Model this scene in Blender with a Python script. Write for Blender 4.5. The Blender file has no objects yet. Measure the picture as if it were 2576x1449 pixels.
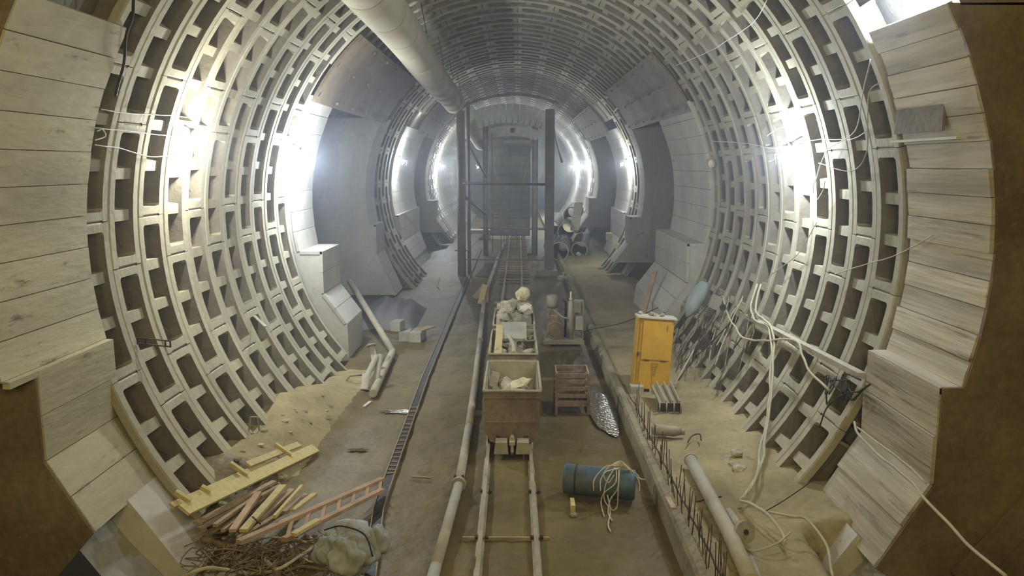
import bpy, bmesh, math, random
from math import sin, cos, pi, radians, degrees, hypot, atan2, sqrt
from mathutils import Vector, Matrix, noise
random.seed(7)
S = bpy.context.scene
COL = S.collection
# ---------------------------------------------------------------- camera
FPX, CX, CZ = 2000.0, 0.15, 4.17
PIT, YAW = math.atan(309.5/2000), -math.atan(15/2000)
cd = bpy.data.cameras.new('camera'); cam = bpy.data.objects.new('camera', cd); COL.objects.link(cam)
cd.sensor_width = 36; cd.lens = FPX/2576*36; cd.clip_start = 0.05; cd.clip_end = 300
cam.location = (CX, 0, CZ); cam.rotation_euler = (pi/2-PIT, 0, -YAW)
S.camera = cam
# ---------------------------------------------------------------- world, haze, exposure
W = bpy.data.worlds.new('world'); S.world = W; W.use_nodes = True
wn = W.node_tree; wn.nodes.clear()
wo = wn.nodes.new('ShaderNodeOutputWorld'); wb = wn.nodes.new('ShaderNodeBackground')
wb.inputs[0].default_value = (0.9, 0.8, 0.5, 1); wb.inputs[1].default_value = 0.02
wn.links.new(wb.outputs[0], wo.inputs[0])
S.view_settings.view_transform = 'Standard'; S.view_settings.look = 'None'
S.view_settings.gamma = 1; S.view_settings.use_curve_mapping = False
S.view_settings.exposure = 0.0
S.cycles.max_bounces = 4; S.cycles.diffuse_bounces = 3; S.cycles.volume_bounces = 0
S.cycles.use_adaptive_sampling = True; S.cycles.adaptive_threshold = 0.035; S.cycles.adaptive_min_samples = 16
S.cycles.use_light_tree = True
S.cycles.use_denoising = True
S.cycles.sample_clamp_indirect = 4.0
HAZE = 0.0
# lamps of the site: (name tag, position, watts, colour)
COOL, NEUT, WARM = (0.82, 0.90, 1.0), (0.96, 0.97, 0.90), (1.0, 0.80, 0.36)
LAMPS = [
 ('caged work lamp on left wall among nearest lining rings', (-4.20, 11.1, 4.45), 440, NEUT),
 ('caged work lamp on left wall beside smooth concrete jamb', (-4.10, 16.25, 4.30), 900, COOL),
 ('caged work lamp on right wall amid the tangled wires', (4.16, 12.3, 4.30), 560, COOL),
 ('caged work lamp high up above right foreground concrete jamb', (4.0, 8.35, 5.85), 360, COOL),
 ('caged work lamp on left wall level with steel gantry', (-4.2, 30.6, 4.30), 430, COOL),
 ('caged work lamp under the far end of big duct', (-3.55, 34.6, 6.35), 90, NEUT),
 ('caged work lamp on right wall level with steel gantry', (4.22, 31.4, 4.20), 430, COOL),
 ('caged work lamp on left wall seen left of gantry post', (-4.2, 46.0, 4.10), 1500, COOL),
 ('caged work lamp on right wall above the stacked tubes', (4.2, 50.0, 4.05), 1500, COOL),
 ('caged work lamp on right wall just right of gantry post', (4.2, 60.0, 4.05), 2200, COOL),
 ('small bare lamp shining between left gantry posts', (-2.75, 58.0, 4.0), 320, COOL),
 ('upper small bare lamp shining between right gantry posts', (1.35, 56.0, 5.15), 220, COOL),
 ('lower small bare lamp shining between right gantry posts', (1.55, 62.0, 3.9), 320, COOL),
]
for lab, p, w, c in LAMPS:
    ld = bpy.data.lights.new('bulb_light', 'POINT'); ld.energy = w; ld.color = c; ld.shadow_soft_size = 0.10
    lo = bpy.data.objects.new('bulb_light', ld); lo.location = p; COL.objects.link(lo)
# warm site lamps hanging in the part of the tunnel behind the camera
for p, w, r in (((0.9, -1.0, 5.4), 560, 0.5), ((-1.4, -1.6, 5.2), 460, 0.5)):
    ld = bpy.data.lights.new('rear_lamp', 'POINT'); ld.energy = w; ld.color = WARM; ld.shadow_soft_size = r
    lo = bpy.data.objects.new('rear_lamp', ld); lo.location = p; COL.objects.link(lo)

# ---------------------------------------------------------------- geometry of the site
R, ZC = 4.65, 3.30           # inner radius of the lining and height of its axis above the floor
_cp, _sp, _cy, _sy = cos(PIT), sin(PIT), cos(YAW), sin(YAW)
def ray(px, py):
    x = (px-1288)/FPX; y = -(py-724.5)/FPX
    up = y*_cp-_sp; fw = y*_sp+_cp
    return Vector((x*_cy+fw*_sy, -x*_sy+fw*_cy, up))
def at(px, py, Y):
    r = ray(px, py); return Vector((CX, 0, CZ)) + r*(Y/r.y)
def fl(px, py, z=0):
    r = ray(px, py); return Vector((CX, 0, CZ)) + r*((z-CZ)/r.z)
def wl(px, py, off=0.0):
    r = ray(px, py); RR = R-off; a = r.x**2+r.z**2; oz = CZ-ZC
    b = CX*r.x+oz*r.z; c = CX*CX+oz*oz-RR*RR
    return Vector((CX, 0, CZ)) + r*((-b+sqrt(b*b-a*c))/a)
def proj(p):
    dx, dy, dz = p[0]-CX, p[1], p[2]-CZ
    rt = dx*_cy-dy*_sy; fw = dx*_sy+dy*_cy
    u = dz*_cp+fw*_sp; w = fw*_cp-dz*_sp
    if w < 0.1: return None
    return 1288+FPX*rt/w, 724.5-FPX*u/w
def pol(a, r, y):            # point on the tunnel section, angle in degrees from the right-hand springing
    return Vector((r*cos(radians(a)), y, ZC+r*sin(radians(a))))

# ---------------------------------------------------------------- materials
MATS = {}
def mat(name, base, rough=0.85, var=0.25, scale=1.2, fine=14, bump=0.25, metal=0.0, dark=None, darkamt=0.0,
        bands=None, island=False, spec=0.3, dust=0.0, stretch=None):
    if name in MATS: return MATS[name]
    m = bpy.data.materials.new(name); m.use_nodes = True; nt = m.node_tree; N = nt.nodes; L = nt.links
    b = N['Principled BSDF']; b.inputs['Roughness'].default_value = rough; b.inputs['Metallic'].default_value = metal
    b.inputs['Specular IOR Level'].default_value = spec
    g = N.new('ShaderNodeNewGeometry'); src = g.outputs['Position']
    if stretch:
        mp = N.new('ShaderNodeMapping'); mp.inputs['Scale'].default_value = stretch; L.new(src, mp.inputs[0]); src = mp.outputs[0]
    n1 = N.new('ShaderNodeTexNoise'); n1.inputs['Scale'].default_value = scale; n1.inputs['Detail'].default_value = 6
    n2 = N.new('ShaderNodeTexNoise'); n2.inputs['Scale'].default_value = fine; n2.inputs['Detail'].default_value = 5
    L.new(src, n1.inputs['Vector']); L.new(src, n2.inputs['Vector'])
    r1 = N.new('ShaderNodeMapRange'); r1.inputs[1].default_value = 0.3; r1.inputs[2].default_value = 0.7
    r1.inputs[3].default_value = 1-var; r1.inputs[4].default_value = 1+var*0.6
    L.new(n1.outputs[0], r1.inputs[0])
    r2 = N.new('ShaderNodeMapRange'); r2.inputs[1].default_value = 0.3; r2.inputs[2].default_value = 0.7
    r2.inputs[3].default_value = 1-var*0.4; r2.inputs[4].default_value = 1+var*0.3
    L.new(n2.outputs[0], r2.inputs[0])
    mu = N.new('ShaderNodeMath'); mu.operation = 'MULTIPLY'; L.new(r1.outputs[0], mu.inputs[0]); L.new(r2.outputs[0], mu.inputs[1])
    val = mu.outputs[0]
    if island:
        rr = N.new('ShaderNodeObjectInfo'); r3 = N.new('ShaderNodeMapRange')
        r3.inputs[3].default_value = 1-island; r3.inputs[4].default_value = 1+island; L.new(rr.outputs['Random'], r3.inputs[0])
        m3 = N.new('ShaderNodeMath'); m3.operation = 'MULTIPLY'; L.new(val, m3.inputs[0]); L.new(r3.outputs[0], m3.inputs[1]); val = m3.outputs[0]
    vm = N.new('ShaderNodeVectorMath'); vm.operation = 'SCALE'; vm.inputs[0].default_value = base[:3]
    L.new(val, vm.inputs['Scale']); colr = vm.outputs[0]
    if dark:
        n3 = N.new('ShaderNodeTexNoise'); n3.inputs['Scale'].default_value = fine*0.45; n3.inputs['Detail'].default_value = 8; n3.inputs['Roughness'].default_value = 0.7
        L.new(src, n3.inputs['Vector'])
        r4 = N.new('ShaderNodeMapRange'); r4.inputs[1].default_value = 0.62-darkamt*0.25; r4.inputs[2].default_value = 0.72-darkamt*0.15
        L.new(n3.outputs[0], r4.inputs[0])
        mx = N.new('ShaderNodeMix'); mx.data_type = 'RGBA'; L.new(r4.outputs[0], mx.inputs['Factor'])
        L.new(colr, mx.inputs['A']); mx.inputs['B'].default_value = (*dark, 1); colr = mx.outputs['Result']
    if dust:
        sx = N.new('ShaderNodeSeparateXYZ'); L.new(g.outputs['Normal'], sx.inputs[0])
        r5 = N.new('ShaderNodeMapRange'); r5.inputs[1].default_value = 0.35; r5.inputs[2].default_value = 0.9; r5.inputs[4].default_value = dust
        L.new(sx.outputs[2], r5.inputs[0])
        mx = N.new('ShaderNodeMix'); mx.data_type = 'RGBA'; L.new(r5.outputs[0], mx.inputs['Factor'])
        L.new(colr, mx.inputs['A']); mx.inputs['B'].default_value = (0.42, 0.37, 0.24, 1); colr = mx.outputs['Result']
    L.new(colr, b.inputs['Base Color'])
    if bump:
        bp = N.new('ShaderNodeBump'); bp.inputs['Strength'].default_value = bump; bp.inputs['Distance'].default_value = 0.03
        L.new(n2.outputs[0], bp.inputs['Height']); L.new(bp.outputs[0], b.inputs['Normal'])
    MATS[name] = m; return m
CELL_SHADE = mat('shaded_cell_concrete', (0.215, 0.19, 0.145), var=0.3, scale=1.5, island=0.12, dust=0.45)  # same concrete as the lining, with the shade of the recesses put into its colour
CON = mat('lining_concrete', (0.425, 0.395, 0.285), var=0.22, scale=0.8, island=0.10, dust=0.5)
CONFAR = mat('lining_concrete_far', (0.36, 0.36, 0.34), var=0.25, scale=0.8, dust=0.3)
RUSTW = mat('hook_steel', (0.10, 0.08, 0.06), rough=0.8)
JAMBR = mat('streaked_board_concrete', (0.52, 0.475, 0.36), var=0.30, scale=1.0, fine=5, dark=(0.22, 0.19, 0.13), darkamt=0.25, island=0.08, stretch=(1, 0.22, 4.5), bump=0.5)
JAMB = mat('board_marked_concrete', (0.50, 0.465, 0.325), var=0.20, scale=1.0, fine=9, dark=(0.16, 0.14, 0.09), darkamt=0.12, island=0.04, stretch=(1, 0.35, 1.6), bump=0.4)
JAMBS = mat('smooth_concrete', (0.58, 0.56, 0.49), var=0.16, scale=0.7, fine=6, dark=(0.3, 0.27, 0.2), darkamt=0.05)
BROWN = mat('brown_steel_lining', (0.20, 0.155, 0.10), rough=0.6, var=0.4, scale=1.0, dark=(0.23, 0.185, 0.125), darkamt=0.3)
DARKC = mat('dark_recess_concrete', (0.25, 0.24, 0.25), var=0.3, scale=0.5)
MUD = mat('mud', (0.165, 0.125, 0.045), rough=0.55, var=0.28, scale=0.9, fine=7, dark=(0.10, 0.08, 0.035), darkamt=0.15, bump=0.6, spec=0.35)
DIRT = mat('dry_dirt', (0.36, 0.30, 0.16), rough=0.95, var=0.25, scale=1.3, fine=11, dark=(0.24, 0.20, 0.12), darkamt=0.18, bump=0.7)
RUB = mat('rubble', (0.42, 0.38, 0.27), rough=0.9, var=0.3, scale=5, fine=22, island=0.25, bump=0.5)
CHALK = mat('pale_chunk', (0.66, 0.60, 0.36), rough=0.9, var=0.2, scale=5, fine=22, island=0.2)
STEEL = mat('dusty_steel', (0.36, 0.33, 0.25), rough=0.6, var=0.25, scale=3, metal=0.2, dust=0.5)
PIPEM = mat('dusty_pipe', (0.45, 0.41, 0.31), rough=0.7, var=0.2, scale=3, island=0.08)
RAILM = mat('dusty_rail', (0.42, 0.37, 0.25), rough=0.55, var=0.25, scale=3, metal=0.2, dark=(0.2, 0.14, 0.08), darkamt=0.15)
WAG = mat('rusty_wagon_steel', (0.30, 0.225, 0.15), rough=0.8, var=0.35, scale=2.5, dark=(0.17, 0.11, 0.07), darkamt=0.3, dust=0.6)
RIM = mat('muddy_wagon_rim', (0.45, 0.41, 0.28), rough=0.8, var=0.2, scale=4)
DARKST = mat('dark_steel', (0.07, 0.06, 0.045), rough=0.7, var=0.4, scale=4)
REBAR = mat('rebar_steel', (0.09, 0.065, 0.045), rough=0.85, var=0.4, scale=9)
SLOT = mat('near_black', (0.035, 0.028, 0.02), rough=0.5, var=0.3)  # near-black, for the channel bottom and the pipe bores
DUCT = mat('duct_fabric', (0.42, 0.375, 0.27), rough=0.7, var=0.12, scale=1.5, fine=5, bump=0.15)
DUCT2 = mat('duct_seam', (0.13, 0.12, 0.09), rough=0.8)
BLUE = mat('blue_drum_paint', (0.10, 0.155, 0.20), rough=0.5, var=0.3, scale=4, dark=(0.13, 0.105, 0.06), darkamt=0.55)
ROPE = mat('pale_rope', (0.62, 0.57, 0.42), rough=0.9, var=0.15, scale=10)
HOSE = mat('pale_hose', (0.52, 0.47, 0.33), rough=0.8, var=0.15, scale=6)
BLACKC = mat('black_cable', (0.045, 0.04, 0.03), rough=0.7)
WHITEC = mat('white_cable', (0.72, 0.72, 0.66), rough=0.6)
YEL = mat('yellow_paint', (0.62, 0.36, 0.045), rough=0.5, var=0.12, scale=3, fine=20, bump=0.05)
YELD = mat('yellow_edge', (0.42, 0.25, 0.05), rough=0.6, var=0.2)
WOODY = mat('fresh_timber', (0.62, 0.51, 0.25), rough=0.8, var=0.15, scale=3, stretch=(1, 6, 6), island=0.08)
WOOD = mat('dusty_timber', (0.42, 0.32, 0.20), rough=0.85, var=0.25, scale=4, stretch=(1, 4, 4), island=0.25)
WOODP = mat('pinkish_timber', (0.47, 0.325, 0.215), rough=0.85, var=0.2, scale=3, island=0.1)
SACK = mat('grey_sacking', (0.40, 0.43, 0.43), rough=0.9, var=0.25, scale=4, dark=(0.18, 0.18, 0.16), darkamt=0.1)
SACKB = mat('blue_grey_sack', (0.36, 0.40, 0.39), rough=0.9, var=0.15, scale=3)
BLOCKM = mat('block_concrete', (0.43, 0.41, 0.33), rough=0.9, var=0.2, scale=3)
PALE = mat('pale_plaster', (0.68, 0.65, 0.52), rough=0.9, var=0.15, scale=5)
ROOT = mat('frayed_cable', (0.25, 0.19, 0.11), rough=0.9, var=0.3, scale=5)
GANT = mat('gantry_steel', (0.30, 0.29, 0.29), rough=0.65, var=0.25, scale=2, dust=0.4)
GANTP = mat('formwork_panel', (0.40, 0.41, 0.36), rough=0.85, var=0.3, scale=1.0, island=0.15)
def water_mat():
    m = bpy.data.materials.new('muddy_water'); m.use_nodes = True; nt = m.node_tree; b = nt.nodes['Principled BSDF']
    b.inputs['Base Color'].default_value = (0.11, 0.085, 0.035, 1); b.inputs['Roughness'].default_value = 0.10
    g = nt.nodes.new('ShaderNodeNewGeometry'); n = nt.nodes.new('ShaderNodeTexNoise'); n.inputs['Scale'].default_value = 24; n.inputs['Detail'].default_value = 3
    bp = nt.nodes.new('ShaderNodeBump'); bp.inputs['Strength'].default_value = 0.20; bp.inputs['Distance'].default_value = 0.02
    nt.links.new(g.outputs['Position'], n.inputs['Vector']); nt.links.new(n.outputs[0], bp.inputs['Height']); nt.links.new(bp.outputs[0], b.inputs['Normal'])
    return m
WATER = water_mat()
def emit_mat(name, c, s):
    m = bpy.data.materials.new(name); m.use_nodes = True; nt = m.node_tree; nt.nodes.clear()
    e = nt.nodes.new('ShaderNodeEmission'); o = nt.nodes.new('ShaderNodeOutputMaterial')
    e.inputs[0].default_value = (*c, 1); e.inputs[1].default_value = s; nt.links.new(e.outputs[0], o.inputs[0]); return m
BULB = emit_mat('bulb_glass', (0.95, 0.97, 1.0), 40)
# haze: dusty air filling the tunnel
def haze_box(x, y0, y1, dens, c, lab):
    m = bpy.data.materials.new('dust_haze'); m.use_nodes = True; nt = m.node_tree; nt.nodes.clear()
    v = nt.nodes.new('ShaderNodeVolumeScatter'); o = nt.nodes.new('ShaderNodeOutputMaterial'); v.inputs['Color'].default_value = (*c, 1)
    v.inputs['Density'].default_value = dens; v.inputs['Anisotropy'].default_value = 0.4; nt.links.new(v.outputs[0], o.inputs['Volume'])
    me = bpy.data.meshes.new('dust_haze'); z0, z1 = -0.02, 8.6; vs = [(a*x, b, z) for z in (z0, z1) for a, b in ((-1, y0), (1, y0), (1, y1), (-1, y1))]
    me.from_pydata(vs, [], [(0, 3, 2, 1), (4, 5, 6, 7), (0, 1, 5, 4), (1, 2, 6, 5), (2, 3, 7, 6), (3, 0, 4, 7)]); me.materials.append(m)
    ob = bpy.data.objects.new('dust_haze', me); COL.objects.link(ob); ob['label'] = lab; ob['category'] = 'haze'; ob['kind'] = 'stuff'
haze_box(5.3, 6.6, 14.0, 0.010, (0.84, 0.88, 1.0), 'thin dusty haze over the near part of tunnel')
haze_box(8.4, 14.0, 78.8, 0.030, (0.78, 0.84, 1.0), 'thick bluish haze filling the far part of tunnel')

# ---------------------------------------------------------------- builders
class MB:
    def __init__(s): s.v = []; s.f = []; s.m = []; s.smooth = []
    def add(s, vs, fs, mi=0, sm=False):
        o = len(s.v); s.v += [tuple(v) for v in vs]; s.f += [tuple(i+o for i in f) for f in fs]
        s.m += [mi]*len(fs); s.smooth += [sm]*len(fs); return s
    def box(s, c, sz, rot=None, mi=0, taper=0.0):
        c = Vector(c); hx, hy, hz = sz[0]/2, sz[1]/2, sz[2]/2
        vs = []
        for z in (-1, 1):
            k = 1-taper if z > 0 else 1
            for x, y in ((-1, -1), (1, -1), (1, 1), (-1, 1)): vs.append(Vector((x*hx*k, y*hy*k, z*hz)))
        if rot is not None: vs = [rot @ v for v in vs]
        return s.add([c+v for v in vs], [(0, 3, 2, 1), (4, 5, 6, 7), (0, 1, 5, 4), (1, 2, 6, 5), (2, 3, 7, 6), (3, 0, 4, 7)], mi)
    def bar(s, a, b, w, h, up=(0, 0, 1), mi=0):
        a = Vector(a); b = Vector(b); d = (b-a); ln = d.length; d.normalize(); u = Vector(up)
        if abs(d.dot(u)) > 0.98: u = Vector((0, 1, 0))
        x = d.cross(u).normalized(); z = x.cross(d).normalized()
        rot = Matrix((x, d, z)).transposed()
        return s.box((a+b)/2, (w, ln, h), rot, mi)
    def tube(s, pts, r, n=8, mi=0, caps=True, sm=True):
        pts = [Vector(p) for p in pts]; rs = r if isinstance(r, (list, tuple)) else [r]*len(pts)
        d0 = (pts[1]-pts[0]).normalized(); u = Vector((0, 0, 1))
        if abs(d0.dot(u)) > 0.9: u = Vector((1, 0, 0))
        x = d0.cross(u).normalized(); vs = []; fs = []
        for i, p in enumerate(pts):
            d = (pts[min(i+1, len(pts)-1)]-pts[max(i-1, 0)])
            if d.length < 1e-7: d = d0.copy()
            d.normalize(); x = (x-d*x.dot(d)); x.normalize(); y = d.cross(x)
            for k in range(n):
                a = 2*pi*k/n; vs.append(p+(x*cos(a)+y*sin(a))*rs[i])
        for i in range(len(pts)-1):
            for k in range(n):
                k2 = (k+1) % n; fs.append((i*n+k, i*n+k2, (i+1)*n+k2, (i+1)*n+k))
        s.add(vs, fs, mi, sm)
        if caps:
            o = len(s.v)-len(vs); m = (len(pts)-1)*n
            s.f += [tuple(o+k for k in reversed(range(n))), tuple(o+m+k for k in range(n))]; s.m += [mi]*2; s.smooth += [False]*2
        return s
    def pipe(s, a, b, r, wall=0.01, n=14, mi=0, mi2=None):     # hollow
        a = Vector(a); b = Vector(b); d = (b-a).normalized()
        s.tube([a, b], r, n, mi, False); s.tube([a+d*0.001, b-d*0.001], r-wall, n, mi if mi2 is None else mi2, False)
        o = len(s.v)-4*n
        for base in (0, n):
            for k in range(n):
                k2 = (k+1) % n; s.f.append((o+base+k, o+base+k2, o+2*n+base+k2, o+2*n+base+k)); s.m.append(mi); s.smooth.append(False)
        return s
    def lump(s, c, sz, seed=0, sub=2, amp=0.25, mi=0, rot=None, freq=1.3, sm=False, flat=None, crease=0):
        bm = bmesh.new(); bmesh.ops.create_icosphere(bm, subdivisions=sub, radius=1)
        vs = []
        for v in bm.verts:
            k = 1+amp*2*(noise.noise(v.co*freq+Vector((seed*3.1, seed*1.7, seed))))
            if crease: q_ = v.co+Vector((seed, 0, 0)); k += crease*(abs(noise.noise(Vector((q_.x*3.2, q_.y*3.2, q_.z*0.8))))*2-0.35)+crease*0.25*abs(noise.noise(q_*7))
            p = v.co*k
            p = Vector((p.x*sz[0], p.y*sz[1], p.z*sz[2]))
            if rot is not None: p = rot @ p
            p = Vector(c)+p
            if flat is not None and p.z < flat: p.z = flat
            vs.append(p)
        fs = [[v.index for v in f.verts] for f in bm.faces]; bm.free()
        return s.add(vs, fs, mi, sm)
    def grid(s, nx, ny, fn, mi=0, sm=True):
        vs = [fn(i/nx, j/ny) for j in range(ny+1) for i in range(nx+1)]
        fs = [(j*(nx+1)+i, j*(nx+1)+i+1, (j+1)*(nx+1)+i+1, (j+1)*(nx+1)+i) for j in range(ny) for i in range(nx)]
        return s.add(vs, fs, mi, sm)
    def extr(s, prof, y0, y1, mi=0, closed=True, caps=True):   # prof: list of (x,z); extruded along y
        n = len(prof); vs = [(x, y0, z) for x, z in prof]+[(x, y1, z) for x, z in prof]
        fs = [(i, (i+1) % n, n+(i+1) % n, n+i) for i in range(n if closed else n-1)]
        if caps and closed: fs += [tuple(reversed(range(n))), tuple(range(n, 2*n))]
        return s.add(vs, fs, mi)
    def build(s, name, mats, parent=None, **props):
        me = bpy.data.meshes.new(name)
        off = parent.matrix_world.translation if parent else Vector((0, 0, 0))
        if parent: off = wloc(parent)
        me.from_pydata([(v[0]-off.x, v[1]-off.y, v[2]-off.z) for v in s.v], [], s.f)
        for m in (mats if isinstance(mats, (list, tuple)) else [mats]): me.materials.append(m)
        me.polygons.foreach_set('material_index', s.m); me.polygons.foreach_set('use_smooth', s.smooth); me.update()
        o = bpy.data.objects.new(name, me); COL.objects.link(o)
        if parent: o.parent = parent
        for k, v in props.items(): o[k] = v
        return o
def wloc(o):
    v = Vector(o.location)
    while o.parent: o = o.parent; v += Vector(o.location)
    return v
def thing(name, label, cat, loc, group=None):
    o = bpy.data.objects.new(name, None); o.empty_display_size = 0.1; COL.objects.link(o); o.location = loc
    o['label'] = label; o['category'] = cat
    if group: o['group'] = group
    return o
def tag(o, label, cat, group=None, kind=None):
    o['label'] = label; o['category'] = cat
    if group: o['group'] = group
    if kind: o['kind'] = kind
    return o
def recenter(o):             # move a top-level mesh's origin to its base
    me = o.data; xs = [v.co for v in me.vertices]
    c = Vector((sum(v.x for v in xs)/len(xs), sum(v.y for v in xs)/len(xs), min(v.z for v in xs)))
    me.transform(Matrix.Translation(-c)); o.location = Vector(o.location)+c; return o
def solo(mb, name, mats, label, cat, group=None, kind=None):
    return tag(recenter(mb.build(name, mats)), label, cat, group, kind)
def curve(pts, k=6):         # Catmull-Rom through points
    pts = [Vector(p) for p in pts]; P = [pts[0]*2-pts[1]]+pts+[pts[-1]*2-pts[-2]]; out = []
    for i in range(1, len(P)-2):
        a, b, c, d = P[i-1], P[i], P[i+1], P[i+2]
        for j in range(k):
            t = j/k; out.append(0.5*((2*b)+(c-a)*t+(2*a-5*b+4*c-d)*t*t+(3*b-a-3*c+d)*t**3))
    out.append(pts[-1]); return out
def jitter(pts, a, seed=0, f=3.0):
    return [p+Vector((noise.noise(p*f+Vector((seed, 0, 0))), noise.noise(p*f+Vector((0, seed, 5))), noise.noise(p*f+Vector((9, 0, seed)))))*a for p in pts]

# ================================================================ THE TUNNEL
RW = 0.722
def ring_y(k): return 8.93+RW*k
# zones along the tunnel: (y0, y1, what) below the lintel angle, for each side
LEFT = [(-3, 7.3, 'open'), (7.3, 8.62, 'jamb'), (8.62, 16.75, 'ring'), (16.75, 18.35, 'jamb'), (18.35, 24.8, 'open'), (24.8, 26.3, 'jamb'),
        (26.3, 29.9, 'ring'), (29.9, 36.4, 'jamb'), (36.4, 40.7, 'open'), (40.7, 42.2, 'jamb'), (42.2, 80, 'ring')]
RIGHT = [(-3, 7.5, 'open'), (7.5, 9.0, 'jamb'), (9.0, 18.45, 'ring'), (18.45, 22.7, 'jamb'), (22.7, 28.0, 'open'), (28.0, 29.2, 'jamb'),
         (29.2, 31.7, 'ring'), (31.7, 36.0, 'jamb'), (36.0, 44.0, 'open'), (44.0, 46.5, 'jamb'), (46.5, 80, 'ring')]
def zone(tab, y):
    for a, b, z in tab:
        if a <= y < b: return z
    return 'ring'
def spans(pitch, w=RW, hooks=True):
    """one lining segment: two full-height flanges, flush end ribs, three cells parted by two recessed ribs"""
    mb = MB(); A = radians(pitch); L = A*R; g = 0.004/R; e = 0.115/R; H = 0.34; bv = 0.018
    def P(a, v, h): return ((R+h)*cos(a), v, (R+h)*sin(a))
    v0, v1 = -w/2+0.003, w/2-0.003; i0, i1 = -w/2+0.132, w/2-0.132
    na = 8; al = [g+(A-2*g)*k/na for k in range(na+1)]
    sl = [e+(A-2*e)*k/na for k in range(na+1)]                        # slot angles
    # columns across v: edge side, bevel, face, slot edge
    def strip(cols, angs, rev=False):
        vs = []; fs = []; nc = len(cols)
        for a_i in angs:
            for (v, h) in cols: vs.append(P(a_i, v, h))
        for i in range(len(angs)-1):
            for c in range(nc-1):
                q = (i*nc+c, i*nc+c+1, (i+1)*nc+c+1, (i+1)*nc+c); fs.append(q)
        mb.add(vs, fs, 0)
    r = 0.045                                                          # rounded slot corners
    strip([(v0, 0.10), (v0, bv), (v0+bv, 0), (i0, 0)], al)
    strip([(i1, 0), (v1-bv, 0), (v1, bv), (v1, 0.10)], al)
    for s_, (a0, a1) in ((0, (g, e)), (1, (A-e, A-g))):               # end ribs with a bevelled joint edge
        aa = [(a0, 0.10), (a0, bv), (a0+bv/R, 0), (a1, 0)] if s_ == 0 else [(a0, 0), (a1-bv/R, 0), (a1, bv), (a1, 0.10)]
        vs = [P(a, v, h) for a, h in aa for v in (i0, i1)]
        mb.add(vs, [(2*i, 2*i+1, 2*i+3, 2*i+2) for i in range(3)], 0)
    # corner fillets
    for (aa, sg) in ((e, 1), (A-e, -1)):
        for (vv, tg) in ((i0, 1), (i1, -1)):
            q = [(aa, vv), (aa+sg*r/R, vv), (aa+sg*r*0.3/R, vv+tg*r*0.3), (aa, vv+tg*r)]
            vs = [P(a, v, 0) for a, v in q]+[P(a, v, H) for a, v in q]
            mb.add(vs, [(0, 1, 2, 3), (1, 5, 6, 2), (2, 6, 7, 3)], 0)
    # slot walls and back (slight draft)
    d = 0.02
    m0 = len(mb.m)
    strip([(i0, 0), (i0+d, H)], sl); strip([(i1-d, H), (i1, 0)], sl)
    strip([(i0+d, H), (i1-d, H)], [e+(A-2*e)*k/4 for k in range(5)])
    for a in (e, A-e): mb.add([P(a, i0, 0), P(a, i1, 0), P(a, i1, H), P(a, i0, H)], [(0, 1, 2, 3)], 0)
    mb.m[m0:] = [2]*(len(mb.m)-m0)  # cell interiors take the concrete with painted-in shade
    # two inner ribs, set back
    cell = (A-2*e)/3
    for k in (1, 2):
        c = e+cell*k; t, bt = 0.066/R, 0.088/R; h = 0.05
        vs = [P(c-t, i0, h), P(c-t, i1, h), P(c+t, i1, h), P(c+t, i0, h), P(c-bt, i0, H), P(c-bt, i1, H), P(c+bt, i1, H), P(c+bt, i0, H)]
        mb.add(vs, [(0, 1, 2, 3), (0, 4, 5, 1), (3, 2, 6, 7)], 0)
    if hooks:
        for k in range(3):
            c = e+cell*(k+0.5); o = random.uniform(-0.02, 0.02)
            for vv, sg in ((i1-0.03, -1),):
                mb.tube([P(c+0.01, vv, H*0.62), P(c+0.004, vv+sg*0.14, H*0.45+o), P(c+0.03, vv+sg*0.07, H*0.36)], 0.008, 3, 1, False, False)
    return mb
def seg_mesh(pitch, name, mats, hooks=True, thin=False):
    o = spans(pitch, hooks=hooks).build(name, mats); me = o.data; bpy.data.objects.remove(o); return me
PE, PO = 22.24, 21.39
ME = {0: seg_mesh(PE, 'lining_segment_even', [CON, RUSTW, CELL_SHADE]), 1: seg_mesh(PO, 'lining_segment_odd', [CON, RUSTW, CELL_SHADE])}
MEF = {0: spans(PE, hooks=False), 1: spans(PO, hooks=False)}
LINT0, LINT1 = 28.0, 49.0
todo = []
for k in range(-14, 98):
    y = ring_y(k); odd = k % 2
    p = PO if odd else PE; a0 = -8.1 if odd else -0.6
    for j in range(-3, 12):
        a = a0+p*j; am = a+p/2
        if not (-62 < am < 242): continue
        side = 'R' if am < 90 else 'L'; av = am if am < 90 else 180-am          # height angle of the middle
        z = zone(RIGHT if side == 'R' else LEFT, y)
        y_edge = z != 'ring'
        if z != 'ring' and av < (LINT0+10): continue
        todo.append((k, y, odd, a, am, side, av))
walls = {}
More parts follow.
